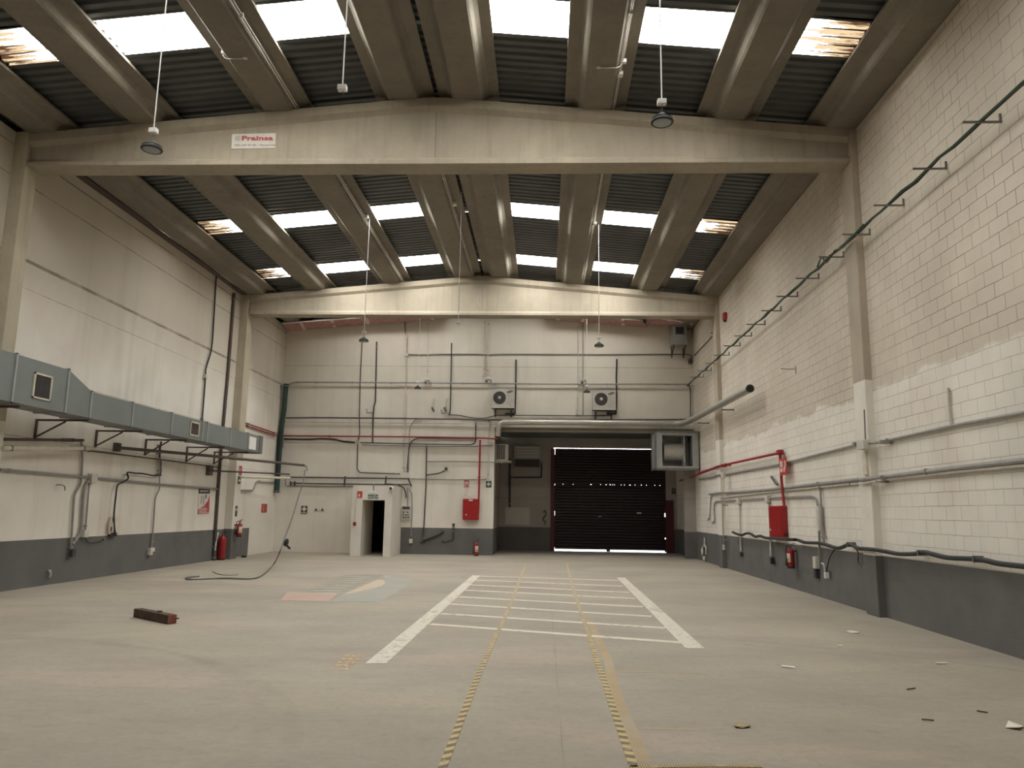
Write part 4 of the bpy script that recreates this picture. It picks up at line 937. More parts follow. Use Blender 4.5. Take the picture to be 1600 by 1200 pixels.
mb = MB(); text_polys(mb, WB, (-8.745,29.199,1.535), 'A', .16, 0, .012, .006); mb.build('tag', 'dark', tt)
mb = MB(); text_polys(mb, WB, (-8.498,29.199,1.539), 'A', .16, 0, .012, .006); mb.build('tag', 'dark', tt)
mb = MB(); text_polys(mb, WB, (-8.609,29.199,1.544), '::', .12, 0, .012, .0); mb.build('tag', 'dark', tt)
YV = VY-.001
t, o, w, h = wb_sign('fire_alarm_sign', 'red fire alarm sign left of the door on the white porch', (-6.687,27.399,2.013), (-6.503,27.399,2.278), 'sign_red', [('flame', 'paper', [[(.2, .3), (.5, .25), (.58, .45), (.45, .75), (.35, .55), (.22, .6)]]), ('caption', 'tape_pale', [[(.05, .04), (.95, .04), (.95, .14), (.05, .14)]])])
sd, o, w, h = wb_sign('exit_sign', 'green SALIDA sign above the dark open doorway', (-6.305,27.399,2.019), (-5.918,27.399,2.161), 'sign_green', [])
mb = MB(); text_polys(mb, WB, V(o)+V((w/2, -.008, h*.18)), 'SALIDA', h*.92, 0, .004, .002, 0, 'CENTER', 1.0); mb.build('lettering', 'paper', sd)
wb_sign('emergency_light', 'white emergency light above the green sign on the porch', (-6.266,27.398,2.178), (-6.005,27.398,2.307), 'white', [('lamp', 'ac_white', [[(.05, .1), (.95, .1), (.95, .35), (.05, .35)]])])
run('cable', [[(-6.094,27.380,2.305), (-6.113,27.380,2.476), (-6.511,29.100,2.576)]], .012, 'dark', 'short black lead above the emergency light on the porch', 'cable', fil=0)
ab = thing('alarm_button', (-6.732,27.380,1.131), 'small red alarm button on the left jamb of the porch', 'alarm')
o = (-6.779,27.399,1.063)
WB.rect(MB(), o, 0, .10, 0, .12, 0, .05).build('box', 'red', ab, bev=.006); WB.rect(MB(), WB.pt(o, .03, .035, .05), 0, .045, 0, .05, 0, .005).build('button', 'dark', ab)
run('conduit', [[(-6.699,27.370,2.399), (-6.720,27.370,1.650), (-6.726,27.370,1.199)]], .012, 'pale_pipe', 'thin white conduit above the red alarm button on the porch', 'conduit', fil=0)
sm = thing('security_camera', (-5.436,27.200,2.389), 'small white round security camera at the top corner of the porch', 'camera')
c = (-5.456,27.300,2.391)
MB().box(c[0]-.03, c[0]+.03, c[1], VY+.001, c[2]-.03, c[2]+.03).build('mount', 'white', sm)
MB().lathe([(.03, .08), (.07, .06), (.085, 0), (.07, -.05), (.03, -.08)], c, 16, (0, 1, 0)).build('body', 'white', sm, smooth=True)
MB().lathe([(.05, 0), (.045, .02), (.01, .025)], (c[0], c[1]-.075, c[2]), 14, (0, -1, 0)).build('lens', 'black', sm, smooth=True)
# exhaust pipe over the lintel and along the right wall
ep = thing('exhaust_pipe', (1.936,28.900,4.974), 'large silver exhaust pipe over the bay, turning along the right wall', 'pipe')
eb = [(-1.753,29.040,4.485), (-1.741,28.940,4.794), (-1.621,28.920,5.002), (1.938,28.920,5.013), (5.364,28.920,5.012)]
k1 = (5.320,19.712,4.875); k0 = (5.32, 28.6, eb[-1][2])
pth = [eb[0], eb[1], eb[2], eb[3], (5.05, eb[4][1], eb[4][2]), (5.32, 28.5, eb[4][2]+.005), k1]
MB().tube(pth, .105, 16, .22).build('tube', 'silver', ep, smooth=True)
d = (V(k1)-V(k0)).normalized()
MB().lathe([(.109, -.05), (.112, .0), (.098, .004), (.094, -.03)], k1, 24, tuple(d)).build('open_rim', 'gun_metal', ep, smooth=True)
MB().lathe([(.094, .0045), (.001, .0046)], k1, 24, tuple(d)).build('dark_bore', 'black', ep)
for y in (23.0, 26.5): MB().box(5.32, XR-.001, y-.02, y+.02, k1[2]-.14, k1[2]-.10).build('bracket', 'gun_metal', ep)
# fan box at the right of the bay
fb = thing('fan_box', (4.882,28.200,3.933), 'big grey square ventilation fan box with open front beside the loading bay', 'fan box')
f0 = (4.082,28.150,3.242); f1 = (5.680,28.150,4.619); fx0, fx1, fz0, fz1 = f0[0], min(f1[0], XR-.02), f0[2], f1[2]
q0 = (4.335,28.150,3.362); q1 = (5.432,28.150,4.487)
mb = MB(); ya, yb_ = 28.15, YB-.12
mb.box(fx0, q0[0], ya, yb_, fz0, fz1); mb.box(q1[0], fx1, ya, yb_, fz0, fz1); mb.box(q0[0], q1[0], ya, yb_, fz0, q0[2]); mb.box(q0[0], q1[0], ya, yb_, q1[2], fz1); mb.box(q0[0], q1[0], yb_-.1, yb_, q0[2], q1[2])
mb.build('casing', 'galv', fb)
for (xa, xb, za, zb) in ((fx0-.03, fx0+.04, fz0-.03, fz1+.03), (fx1-.04, fx1, fz0-.03, fz1+.03), (fx0, fx1, fz0-.03, fz0+.04), (fx0, fx1, fz1-.04, fz1+.03)):
    MB().box(xa, xb, ya-.02, ya+.03, za, zb).build('corner_frame', 'gun_metal', fb)
for za, zb in ((fz0-.03, fz0+.04), (fz1-.04, fz1+.03)): MB().box(fx0-.03, fx0, ya, yb_, za, zb).build('corner_frame', 'gun_metal', fb)
MB().box(fx0-.03, fx0+.01, yb_-.05, yb_, fz0, fz1).build('corner_frame', 'gun_metal', fb)
cx = (q0[0]+q1[0])/2-.08; cz = (q0[2]+q1[2])/2-.02
MB().lathe([(.34, -.38), (.34, .38)], (cx, ya+.48, cz), 32, (1, 0, 0)).build('fan_drum', 'silver', fb, smooth=True)
MB().box(q1[0]-.30, q1[0]-.27, ya+.02, yb_-.1, q0[2], q1[2]).build('inner_plate', 'galv', fb)

# ================================================================= LOADING BAY
sdr = thing('shutter_door', (2.8, YD, 0), 'dark maroon sectional shutter door with light leaking at its edges', 'door')
YS = YD+.10
secs_ = [(.085, 1.58), (1.58, 2.83), (2.852, 4.385)]
for za, zb in secs_:
    mb = MB(); n = max(1, round((zb-za)/.12))
    for k in range(n):
        z0 = za+(zb-za)*k/n; z1 = za+(zb-za)*(k+1)/n
        mb.prism([(DX0+.07, YS, z0), (DX0+.07, YS-.03, z0+.02), (DX0+.07, YS-.03, z1-.02), (DX0+.07, YS, z1), (DX0+.07, YS+.03, z1), (DX0+.07, YS+.03, z0)], (DX1-DX0-.14, 0, 0))
    mb.build('door_panel', 'door_slat', sdr)
mb = MB(); xs = [DX0+.07]
holes = [.46, .82, 1.26, 2.02, 2.45, 2.68, 2.85, 2.97, 3.05, 3.33, 3.47, 3.70, 3.93, 4.2, 4.42, 4.78, 5.0]
prev = DX0+.07
for hx in holes:
    wd = .055 if hx in (2.68, 2.85, 3.70, 2.02) else .028
    if hx-prev > .01: mb.box(prev, hx, YS-.025, YS+.025, 2.80, 2.872)
    prev = hx+wd
mb.box(prev, DX1-.07, YS-.025, YS+.025, 2.80, 2.872)
mb.build('joint_seal', 'door_slat', sdr)
for x0, x1 in ((DX0-.12, DX0+.055), (DX1-.03, DX1+.30)):
    MB().box(x0, x1, YD-.07, YS-.05, .0, 2.2 if x0 > 3 else DZ).build('guide_rail', 'red_dark', sdr)
mb = MB()      # side seals, left open where daylight leaks
for za, zb in ((.16, 1.48), (1.70, 2.78), (2.86, 4.12)): mb.box(DX0+.05, DX0+.075, YS-.03, YS+.03, za, zb)
for za, zb in ((.02, .57), (.62, 1.50), (1.66, 4.36)): mb.box(DX1-.075, DX1+.01, YS-.03, YS+.03, za, zb)
mb.build('side_seal', 'door_slat', sdr)
MB().box(2.70, 2.85, YS-.05, YS+.03, .005, .09).build('floor_latch', 'dark', sdr)
MB().box(2.35, 2.5, YS-.055, YS-.03, 1.46, 1.50).build('handle', 'galv', sdr)
MB().box(4.0, 4.2, YS-.05, YS-.03, 1.62, 1.68).build('latch', 'white', sdr)
# bay wall fittings
wc = thing('window_air_conditioner', (-1.653,29.400,3.902), 'beige window air conditioner with dark grille inside the bay, at left', 'air conditioner')
w0 = (-1.838,29.900,3.600); w1 = (-1.409,29.900,4.245)
MB().box(RA, w1[0], 29.9, 30.7, w0[2], w1[2]).build('casing', 'ac_white', wc, bev=.01)
mb = MB().box(RA+.05, w1[0]-.12, 29.89, 29.9, w0[2]+.06, w1[2]-.04)
mb.build('grille', 'dark', wc)
mb = MB()
for k in range(1, 7): z = w0[2]+.06+(w1[2]-w0[2]-.1)*k/7; mb.box(RA+.05, w1[0]-.12, 29.883, 29.89, z-.006, z+.006)
for k in range(1, 4): x = RA+.05+(w1[0]-RA-.17)*k/4; mb.box(x-.006, x+.006, 29.883, 29.89, w0[2]+.06, w1[2]-.04)
mb.build('grille_bars', 'ac_white', wc)
MB().box(RA, w1[0]+.12, 29.85, 30.75, w0[2]-.05, w0[2]-.005).build('shelf', 'ac_white', wc)
sc_ = thing('wall_cooler', (-0.719,33.100,4.143), 'dim grey louvred cooler unit on the rear wall of the bay', 'cooler')
c0 = (-1.296,33.000,3.880); c1 = (-0.139,33.000,4.461)
MB().box(c0[0], c1[0], 33.0, YD, c0[2], c1[2]).build('casing', 'galv', sc_, bev=.01)
for k in range(4):
    z = c0[2]+.08+k*.13; MB().box(c0[0]+.12, c1[0]-.12, 32.975, 33.0, z, z+.06).build('louvre', 'ac_white', sc_)
MB().box(c0[0]+.05, c1[0]-.05, 33.05, YD, c0[2]-.32, c0[2]).build('under_tray', 'dark', sc_)
wbd = thing('leaning_board', (-1.047,33.200,1.402), 'pale rectangular board fixed on the rear wall of the bay', 'board')
b0 = (-1.651,33.280,1.066); b1 = (-0.586,33.280,1.816)
MB().box(b0[0], b1[0], YD-.05, YD+.001, b0[2], b1[2]).build('panel', 'ac_white', wbd)
run('conduit', [[(-1.487,33.240,3.922), (-1.454,33.240,1.803)]], .04, 'dark', 'thick dark pipe on the rear bay wall, left of the cooler', 'pipe', fil=0)
run('conduit', [[(-1.461,33.250,3.092), (-0.101,33.250,3.110), (-0.092,33.250,3.773)]], .03, 'dark', 'dark pipe under the cooler unit, bent up at its right', 'pipe', fil=.05)
run('conduit', [[(-1.830,34.229,3.814), (-1.830,34.938,2.467), (-1.830,36.080,1.605)]], .03, 'black', 'black pipe on the left side wall of the bay', 'pipe', fil=0)
run('conduit', [[(-1.800,35.905,3.982), (-1.800,36.382,1.606), (-1.665,35.067,0.000)]], .022, 'grey_pipe', 'grey tube standing against the left side wall of the bay', 'pipe', fil=0)
run('cable', [smoothpath([(-0.006,33.240,1.634), (0.076,33.180,1.689), (0.105,33.180,1.527), (0.024,33.200,1.418), (-0.030,33.200,1.309), (0.080,33.200,1.229), (0.054,33.240,1.094)], 4)], .02, 'black', 'coil of black cable beside the left door rail', 'cable', fil=0)
run('pipe', [[(5.610,24.197,3.145), (5.610,26.259,3.114), (5.520,28.009,3.033), (5.500,31.324,2.969)]], .032, 'red_pipe', 'red pipe passing from the right wall into the bay', 'pipe', fil=0)
cbx = thing('push_button_box', (5.556,33.250,2.583), 'small dark push-button box right of the shutter door', 'switch')
o = (5.494,33.299,2.475); WB.rect(MB(), o, 0, .16, 0, .24, 0, .08).build('box', 'dark', cbx, bev=.01)
MB().lathe([(.03, 0), (.02, .02)], WB.pt(o, .08, .16, .08), 10, (0, -1, 0)).build('button', 'galv', cbx); MB().lathe([(.03, 0), (.02, .02)], WB.pt(o, .08, .07, .08), 10, (0, -1, 0)).build('button', 'red', cbx)

# ================================================================= RIGHT WALL
# cable on L-brackets
def cbracket(y, z, label, L=.48):
    t = thing('cable_bracket', (XR, y, z), label, 'bracket', 'L-shaped cable brackets on the right wall')
    MB().bar((XR-.0, y, z), (XR-L, y, z), .03, .022).build('arm', 'gun_metal', t)
    MB().bar((XR-.012, y, z-.012), (XR-.012, y, z+.11), .03, .022).build('upright', 'gun_metal', t)
    return t
zc = 6.74
names_ = ['first and largest', 'second', 'third', 'fourth', 'fifth', 'sixth', 'seventh', 'eighth', 'ninth', 'tenth', 'eleventh', 'twelfth', 'thirteenth', 'fourteenth', 'fifteenth']
BR = [(5.710,9.136,6.567), (5.710,10.445,6.561), (5.710,11.754,6.561), (5.710,13.035,6.550), (5.710,14.225,6.536), (5.710,15.566,6.522), (5.710,16.903,6.534), (5.710,18.129,6.503), (5.710,19.474,6.520), (5.710,20.767,6.515), (5.710,22.016,6.499), (5.710,23.335,6.505), (5.710,24.635,6.507), (5.710,25.883,6.494), (5.710,27.148,6.496)]
zc = sum(p[2] for p in BR)/len(BR); ym = sum(p[1] for p in BR)/len(BR); sl = sum((p[1]-ym)*(p[2]-zc) for p in BR)/sum((p[1]-ym)**2 for p in BR)
def ZLINE(y): return zc+sl*(y-ym)
for i, p in enumerate(BR): cbracket(p[1], ZLINE(p[1]), 'steel L-bracket under the green cable, %s from the near end' % names_[i], .48)
zc = sum(p[2] for p in BR)/len(BR)
cbl = thing('cable_bundle', (XR-.24, 18, zc), 'long dark green cable bundle carried on brackets along the right wall', 'cable')
P = []
zb_ = [p[2] for p in BR]; ym = sum(p[1] for p in BR)/len(BR); sl = sum((p[1]-ym)*(p[2]-zc) for p in BR)/sum((p[1]-ym)**2 for p in BR)
for i in range(0, 66):
    y = 5.0+i*(YB-.1-5.0)/65
    zz = zc+sl*(y-ym)
    P.append((XR-.24+.012*math.sin(i*1.7), y, zz+.03+.012*math.sin(i*2.3)))
MB().tube(P, .02, 8).build('cable', 'green_cable', cbl, smooth=True)
MB().tube([(p[0]+.03+.01*math.sin(i*.9), p[1], p[2]+.004+.012*math.cos(i*1.3)) for i, p in enumerate(P)], .016, 8).build('cable', 'black', cbl, smooth=True)
c = (5.430,12.575,6.492)
MB().tube(smoothpath([(5.43, BR[3][1]-.4, ZLINE(BR[3][1])+.03), (5.40, BR[3][1]-.1, ZLINE(BR[3][1])-.03), (5.43, BR[3][1]+.5, ZLINE(BR[3][1])-.05), (5.45, BR[3][1]+.9, ZLINE(BR[3][1])+.03)], 5), .016, 6).build('cable', 'green_cable', cbl, smooth=True)
MB().tube(smoothpath([(5.43, BR[4][1]-.3, ZLINE(BR[4][1])+.03), (5.40, BR[4][1]+.1, ZLINE(BR[4][1])-.08), (5.44, BR[4][1]+.4, ZLINE(BR[4][1])+.14), (5.45, BR[4][1]+.7, ZLINE(BR[4][1])+.03)], 6), .016, 6).build('cable', 'green_cable', cbl, smooth=True)
run('cable', [[(XR-.24, YB-.12, zc+.02), (XR-.12, YB-.10, zc-.1), (XR-.12, YB-.08, zc-.6), (XR-.14, YB-.08, 5.3)]], .022, 'dark', 'dark cable dropping down the back right corner from the green bundle', 'cable', fil=.1)
run('conduit', [[(5.680,28.743,7.596), (5.680,25.010,7.612)]], .016, 'dark', 'thin dark conduit rising along the right wall near the back corner', 'conduit', fil=0)
al = thing('alarm_siren', (5.650,23.175,7.664), 'small dark red alarm siren high on the right wall by the rear column', 'alarm')
o = (5.710,23.593,7.710); MB().box(XR-.10, XR+.0005, o[1]-.13, o[1]+.13, o[2]-.02, o[2]+.20).build('box', 'red', al, bev=.02)
MB().lathe([(.05, 0), (.05, .05), (.02, .07)], (XR-.05, o[1], o[2]-.02), 12, (0, 0, -1)).build('beacon', 'red_dark', al, smooth=True)
sb = thing('shelf_bracket', (5.710,17.263,4.939), 'small white empty bracket on the upper right wall', 'bracket')
p = (5.710,17.265,4.925)
MB().bar(p, (p[0]-.35, p[1], p[2]+.01), .03, .02).build('arm', 'pale_pipe', sb); MB().bar((p[0]-.012, p[1], p[2]-.10), (p[0]-.012, p[1], p[2]+.06), .03, .02).build('upright', 'pale_pipe', sb)
# level conduits
run('conduit', [[(5.670,28.318,2.898), (5.670,24.669,2.879), (5.670,23.333,2.874), (5.670,18.815,2.852), (5.670,13.881,2.932)], [(5.560,13.612,2.907), (5.540,12.678,2.856)], [(5.670,12.974,2.890), (5.670,10.751,2.910), (5.670,9.184,2.887), (5.670,8.304,2.884)]], .026, 'grey_pipe', 'upper grey conduit running level along the whole right wall', 'conduit', boxes=[((5.510,23.803,2.836), .08, .3, .16), ((5.510,13.386,2.870), .12, .3, .16)], fil=0)
run('conduit', [[(5.660,26.597,2.326), (5.660,19.663,2.275), (5.660,13.949,2.303)], [(5.540,13.655,2.278), (5.530,12.787,2.284)], [(5.660,13.088,2.299), (5.660,10.821,2.322), (5.660,9.254,2.329), (5.660,8.276,2.339)]], .036, 'grey_pipe', 'thick grey pipe running along the right wall above the hose cabinet', 'pipe', clips=[(5.670,16.065,2.286), (5.670,11.554,2.316)], fil=0)
run('conduit', [[(5.670,24.586,2.181), (5.670,19.706,2.220), (5.670,13.984,2.236)], [(5.540,13.665,2.211), (5.530,12.793,2.243)], [(5.670,13.117,2.258), (5.670,10.848,2.271), (5.670,9.279,2.271), (5.670,8.300,2.277)]], .022, 'pale_pipe', 'pale conduit close below the thick grey pipe on the right wall', 'conduit', fil=0)
run('conduit', [[(5.670,26.349,2.256), (5.670,26.643,1.549), (5.660,26.918,1.438)]], .02, 'grey_pipe', 'thin conduit dropping from the thick grey pipe near the back corner', 'conduit', fil=.05)
run('conduit', [[(5.660,26.174,1.341), (5.670,25.867,1.450), (5.670,25.976,1.722), (5.670,25.887,2.037), (5.670,25.045,2.057), (5.670,22.752,2.064), (5.670,19.560,2.073), (5.670,16.554,2.054), (5.670,16.255,2.002), (5.670,16.182,1.726), (5.670,16.251,0.743)]], .024, 'grey_pipe', 'grey conduit loop around the hose cabinet on the right wall', 'conduit', boxes=[((5.650,22.602,2.034), .1, .24, .18), ((5.650,19.687,2.051), .1, .22, .2), ((5.640,16.042,1.597), .1, .14, .5)], fil=.25)
run('conduit', [[(5.660,22.537,1.997), (5.660,22.575,1.178), (5.660,22.586,0.565)]], .024, 'pale_pipe', 'pale conduit dropping to the dado left of the hose cabinet', 'conduit', boxes=[((5.650,22.515,0.533), .08, .12, .12)], box_m='dark', fil=0)
run('conduit', [[(5.660,19.644,2.011), (5.660,19.641,1.251), (5.660,19.624,0.596)]], .028, 'pale_pipe', 'pale conduit dropping behind the hose cabinet to a black plug', 'conduit', boxes=[((5.640,19.509,0.540), .08, .12, .16)], box_m='black', fil=0)
run('conduit', [[(5.650,16.008,2.283), (5.660,15.987,2.114), (5.660,15.972,1.470), (5.660,15.923,1.065)]], .022, 'grey_pipe', 'vertical grey conduit right of the hose cabinet', 'conduit', fil=0)
run('conduit', [[(5.560,24.175,1.995), (5.560,24.246,1.135), (5.560,24.218,0.710)]], .016, 'grey_pipe', 'thin conduit down the rear right column', 'conduit', boxes=[((5.560,24.226,0.651), .06, .1, .16)], fil=0)
# socket group
so = thing('socket_box', (5.650,16.201,0.694), 'white socket box with hanging black plug on the right wall dado', 'socket')
WR.rect(MB(), (5.710,16.539,0.569), 0, .16, 0, .24, 0, .09).build('box', 'pale_pipe', so, bev=.01)
MB().tube(smoothpath([(5.630,16.034,0.705), (5.610,15.873,0.690), (5.610,15.831,0.618), (5.610,15.827,0.519)], 4), .016, 6).build('tail', 'pale_pipe', so, smooth=True)
WR.rect(MB(), (5.710,16.529,0.375), 0, .12, 0, .18, 0, .08).build('plug', 'black', so)
run('cable', [smoothpath([(5.650,15.286,1.043), (5.650,15.538,0.909), (5.650,15.735,0.725), (5.640,15.841,0.518)], 4)], .012, 'black', 'thin black lead hanging from the sagging cable to a white plug', 'cable', boxes=[((5.630,15.801,0.484), .08, .08, .12)], box_m='white', fil=0)
run('cable', [smoothpath([(5.650,14.302,1.077), (5.650,14.232,0.979), (5.650,14.252,0.844), (5.650,14.121,0.785), (5.660,13.985,0.762)], 4)], .012, 'dark', 'short frayed lead hanging below the sagging cable near the column', 'cable', fil=0)
pv = thing('pipe_valve', (5.630,27.543,0.393), 'white valve pipework low on the right wall in the back corner', 'valve')
MB().tube([(5.660,27.524,0.834), (5.660,27.558,0.569), (5.660,27.301,0.493), (5.660,27.383,0.271)], .03, 8, .08).tube([(5.660,27.553,0.613), (5.640,27.914,0.442), (5.640,27.890,0.199)], .03, 8, .08).build('pipework', 'pale_pipe', pv, smooth=True)
MB().lathe([(.05, -.08), (.07, 0), (.05, .06)], (5.640,27.572,0.129), 10).build('outlet', 'pale_pipe', pv, smooth=True)
MB().lathe([(.03, -.1), (.05, 0), (.03, .1)], (5.630,27.821,0.357), 10).build('tap', 'white', pv, smooth=True)
# sagging thick black cable
run('cable', [smoothpath([(5.590,23.157,1.135), (5.590,22.635,1.094), (5.590,22.062,1.084), (5.590,21.643,1.140), (5.590,21.182,1.144), (5.590,20.749,1.081), (5.590,20.263,1.113), (5.610,19.822,1.079), (5.450,18.323,1.112), (5.450,17.388,1.123), (5.610,17.410,1.118), (5.590,16.854,1.084), (5.610,15.956,1.101), (5.590,15.123,1.050), (5.590,14.803,1.076), (5.590,14.430,1.144), (5.590,14.065,1.093), (5.530,13.616,1.102), (5.520,13.182,1.106), (5.570,12.892,1.091), (5.590,12.486,1.077), (5.610,12.002,1.104), (5.620,11.742,1.141), (5.610,11.425,1.125), (5.610,11.043,1.103), (5.620,10.303,1.126), (5.610,9.868,1.102), (5.610,9.360,1.102), (5.610,8.692,1.101)], 4)], .035, 'black', 'thick sagging black cable looped along the right wall above the dado', 'cable', clips=[(5.670,11.865,1.145), (5.670,10.378,1.130), (5.620,14.477,1.149)], clip_m='gun_metal', fil=0)
# red hose cabinet and pipe
rp = run('pipe', [[(5.570,27.790,3.104), (5.570,24.194,3.154), (5.570,18.270,3.104)], [(5.610,18.396,3.152), (5.610,18.383,2.893), (5.610,18.354,2.395), (5.610,18.238,1.842)]], .034, 'red', 'bright red pipe feeding the hose cabinet on the right wall', 'pipe', boxes=[((5.610,18.400,3.122), .12, .20, .12)], box_m='red', clips=[(5.610,24.723,3.165), (5.610,24.109,3.159), (5.610,23.607,3.159)], clip_m='red', fil=0)
oA = (5.570,19.377,1.101); oB = (5.570,18.352,1.135); oC = (5.570,19.269,1.871)
o = (XR-.001, oA[1], oA[2])
rc = cabinet(WR, o, oA[1]-oB[1], oC[2]-oA[2], .125, 'red fire hose cabinet on the right wall above the extinguisher')
MB().lathe([(.03, 0), (.05, .02), (.05, .05), (.03, .06)], WR.pt(o, oA[1]-oB[1]-.01, .12, .06), 12, (0, -1, 0)).build('hose_coupling', 'red_dark', rc)
fs_ = thing('fire_hose_sign', (5.580,17.999,2.676), 'red fire hose sign fixed to the red drop pipe on the right wall', 'sign')
o = (5.570,18.306,2.564)
WR.rect(MB(), o, 0, .52, 0, .40, 0, .01).build('plate', 'sign_red', fs_)
mb = MB()
for pts in ([(.06, .20), (.17, .20), (.17, .34), (.06, .34)], [(.06, .08), (.17, .08), (.17, .17), (.06, .17)], [(.22, .08), (.25, .08), (.25, .34), (.22, .34)], [(.32, .08), (.36, .08), (.46, .22), (.44, .34), (.38, .34), (.40, .24), (.32, .14)]): WR.poly(mb, o, pts, .01, .014)
mb.build('hose_symbol', 'paper', fs_)
cl = thing('wall_clip', (5.680,19.321,2.478), 'short dark diagonal clamp left of the red drop pipe', 'bracket')
MB().bar((5.650,19.284,2.587), (5.650,18.840,2.382), .05, .05).build('bar', 'gun_metal', cl)
st = thing('conduit_stub', (5.680,10.863,3.194), 'short pale conduit stub above the upper conduit on the right wall', 'conduit')
MB().tube([(5.680,10.832,3.454), (5.680,10.852,3.148), (5.680,10.835,2.929)], .02, 6).build('tube', 'pale_pipe', st, smooth=True)
st = thing('conduit_stub', (5.570,13.395,3.261), 'thin dark conduit stub on the front right column', 'conduit')
MB().tube([(5.570,13.402,3.486), (5.570,13.434,2.908)], .014, 6).build('tube', 'gun_metal', st, smooth=True)
MB().cbox((5.560,13.463,2.545), .05, .16, .36).build('bare_patch_plate', 'cream', st)

# ================================================================= FLOOR MARKINGS
def quad(pts, z=.003): return [(p[0], p[1], z) for p in pts]
def flat(mb, pts, z0=.0005, z1=.003): return mb.prism([(p[0], p[1], z0) for p in pts], (0, 0, z1-z0))
ld = thing('floor_marking', (-.5, 12, 0), 'white ladder of painted lines on the hall floor', 'floor marking')
flat(MB(), [(-1.915,8.558,0.000), (-1.689,8.585,0.000), (-1.608,20.122,0.000), (-1.815,20.156,0.000)]).build('side_line', 'floor_white', ld)
flat(MB(), [(1.777,9.964,-0.000), (2.018,9.995,0.000), (2.112,20.301,0.000), (1.903,20.255,0.000)]).build('side_line', 'floor_white', ld)
RG = [((-1.623,19.941,0.000), (1.858,19.450,0.000)), ((-1.635,18.796,0.000), (1.817,17.968,0.000)), ((-1.628,17.581,0.000), (1.818,16.603,0.000)), ((-1.638,16.405,0.000), (1.798,15.463,0.000)), ((-1.634,15.131,0.000), (1.786,14.151,0.000)), ((-1.646,13.972,0.000), (1.767,12.877,0.000)), ((-1.635,12.680,0.000), (1.788,11.628,0.000)), ((-1.644,11.510,0.000), (1.795,10.379,0.000))]
for a, b in RG:
    a, b = V(a), V(b); n_ = V((-(b-a).y, (b-a).x, 0)).normalized()*.08
    flat(MB(), [a-n_, b-n_, b+n_, a+n_], .0005, .0035).build('rung', 'floor_white_thin', ld)
def tape(pts, w, m, label, z1=.0045, group='yellow and black floor tapes'):
    P = [V(p) for p in pts]; mb = MB(); vs = []; fs = []
    for i, p in enumerate(P):
        d = (P[min(i+1, len(P)-1)]-P[max(i-1, 0)]).normalized(); n_ = V((d.y, -d.x, 0))*w/2
        vs += [(p-n_)+V((0, 0, z1)), (p+n_)+V((0, 0, z1)), (p-n_)+V((0, 0, .0005)), (p+n_)+V((0, 0, .0005))]
    for i in range(len(P)-1):
        a = 4*i; fs += [(a, a+1, a+5, a+4), (a, a+4, a+6, a+2), (a+1, a+3, a+7, a+5)]
    mb.add(vs, fs); return tag(mb.build('hazard_tape', m), label, 'floor tape', group)
tape([(-0.642,5.226,-0.000), (-0.642,5.512,0.000), (-0.646,6.716,0.000), (-0.648,7.956,0.000), (-0.642,8.930,0.000), (-0.611,11.225,0.000), (-0.592,12.611,0.000), (-0.572,15.077,0.000), (-0.567,19.111,-0.000), (-0.553,24.362,0.000)], .058, hazard_mat('hazard_tape_stripes_left', .155, -.9, 7.5), 'left of the two striped yellow and black tapes running to the door')
tape([(0.605,5.386,0.000), (0.607,5.550,0.000), (0.607,6.147,0.000), (0.606,6.890,0.000), (0.618,8.099,0.000), (0.612,8.890,-0.000), (0.632,10.800,-0.000), (0.634,13.406,0.000), (0.656,16.297,0.000), (0.762,25.244,0.000)], .062, hazard_mat('hazard_tape_stripes_right', .15, .35, 7.), 'right of the two striped yellow and black tapes running to the door')
tape([(0.584,5.384,0.000), (1.118,5.464,0.000), (1.463,5.481,0.000)], .055, hazard_mat('hazard_tape_stripes_cross', .15, 8., 20.), 'torn crosswise yellow tape at the bottom edge, beside the right tape')
rs = tape([(0.688,5.511,0.000), (0.689,6.105,0.000), (0.681,7.046,0.000), (0.703,8.109,0.000), (0.749,9.130,0.000), (0.730,10.297,0.000), (0.730,12.371,0.000)], .10, 'residue', 'orange glue stain strip beside the right striped tape', .0015, None)
tape([(0.814,8.456,0.000), (1.096,8.466,0.000), (1.647,8.481,-0.000)], .05, 'residue', 'faint orange line across the floor, right of the right striped tape', .0015, None)
tape([(0.778,6.319,0.000), (1.236,6.319,0.000)], .045, 'residue', 'faint orange line on the floor nearer than the other, right of the right tape', .0015, None)
lt = thing('floor_lettering', (-2.132,8.596,0.000), 'orange stencilled word LASER painted on the floor by the wide white line', 'floor marking')
class FloorFrame:
    def __init__(s, u, v): s.u = V(u); s.v = V(v); s.w = V((0, 0, 1))
    def pt(s, o, a, b, c=0.): return V(o)+s.u*a+s.v*b+s.w*c
d = (V((-2.053,9.037,0.000))-V((-2.021,8.169,0.000))).normalized(); ff = FloorFrame((d.x, d.y, 0), (-d.y, d.x, 0))
for ch, a in zip('LASER', (.0, .17, .36, .55, .73)):
    mb = MB(); text_polys(mb, ff, ff.pt((-2.018,8.169,0.000), a, 0), ch, .27, .0005, .003, .004); mb.build('letter', 'floor_orange', lt)
gr_ = thing('floor_graphic', (-4.242,16.209,0.000), 'faded pink and blue painted graphic on the floor at left', 'floor marking')
flat(MB(), [(-4.719,13.983,0.000), (-5.058,15.414,0.000), (-4.586,15.321,0.000), (-4.011,15.249,0.000), (-3.846,13.985,0.000)]).build('pink_patch', 'floor_pink', gr_)
flat(MB(), [(-3.812,13.991,0.000), (-3.903,15.269,0.000), (-3.561,16.477,0.000), (-3.541,17.575,0.000), (-3.293,18.881,0.000), (-2.962,17.017,-0.000), (-2.937,14.043,0.000)]).build('blue_patch', 'floor_blue', gr_)
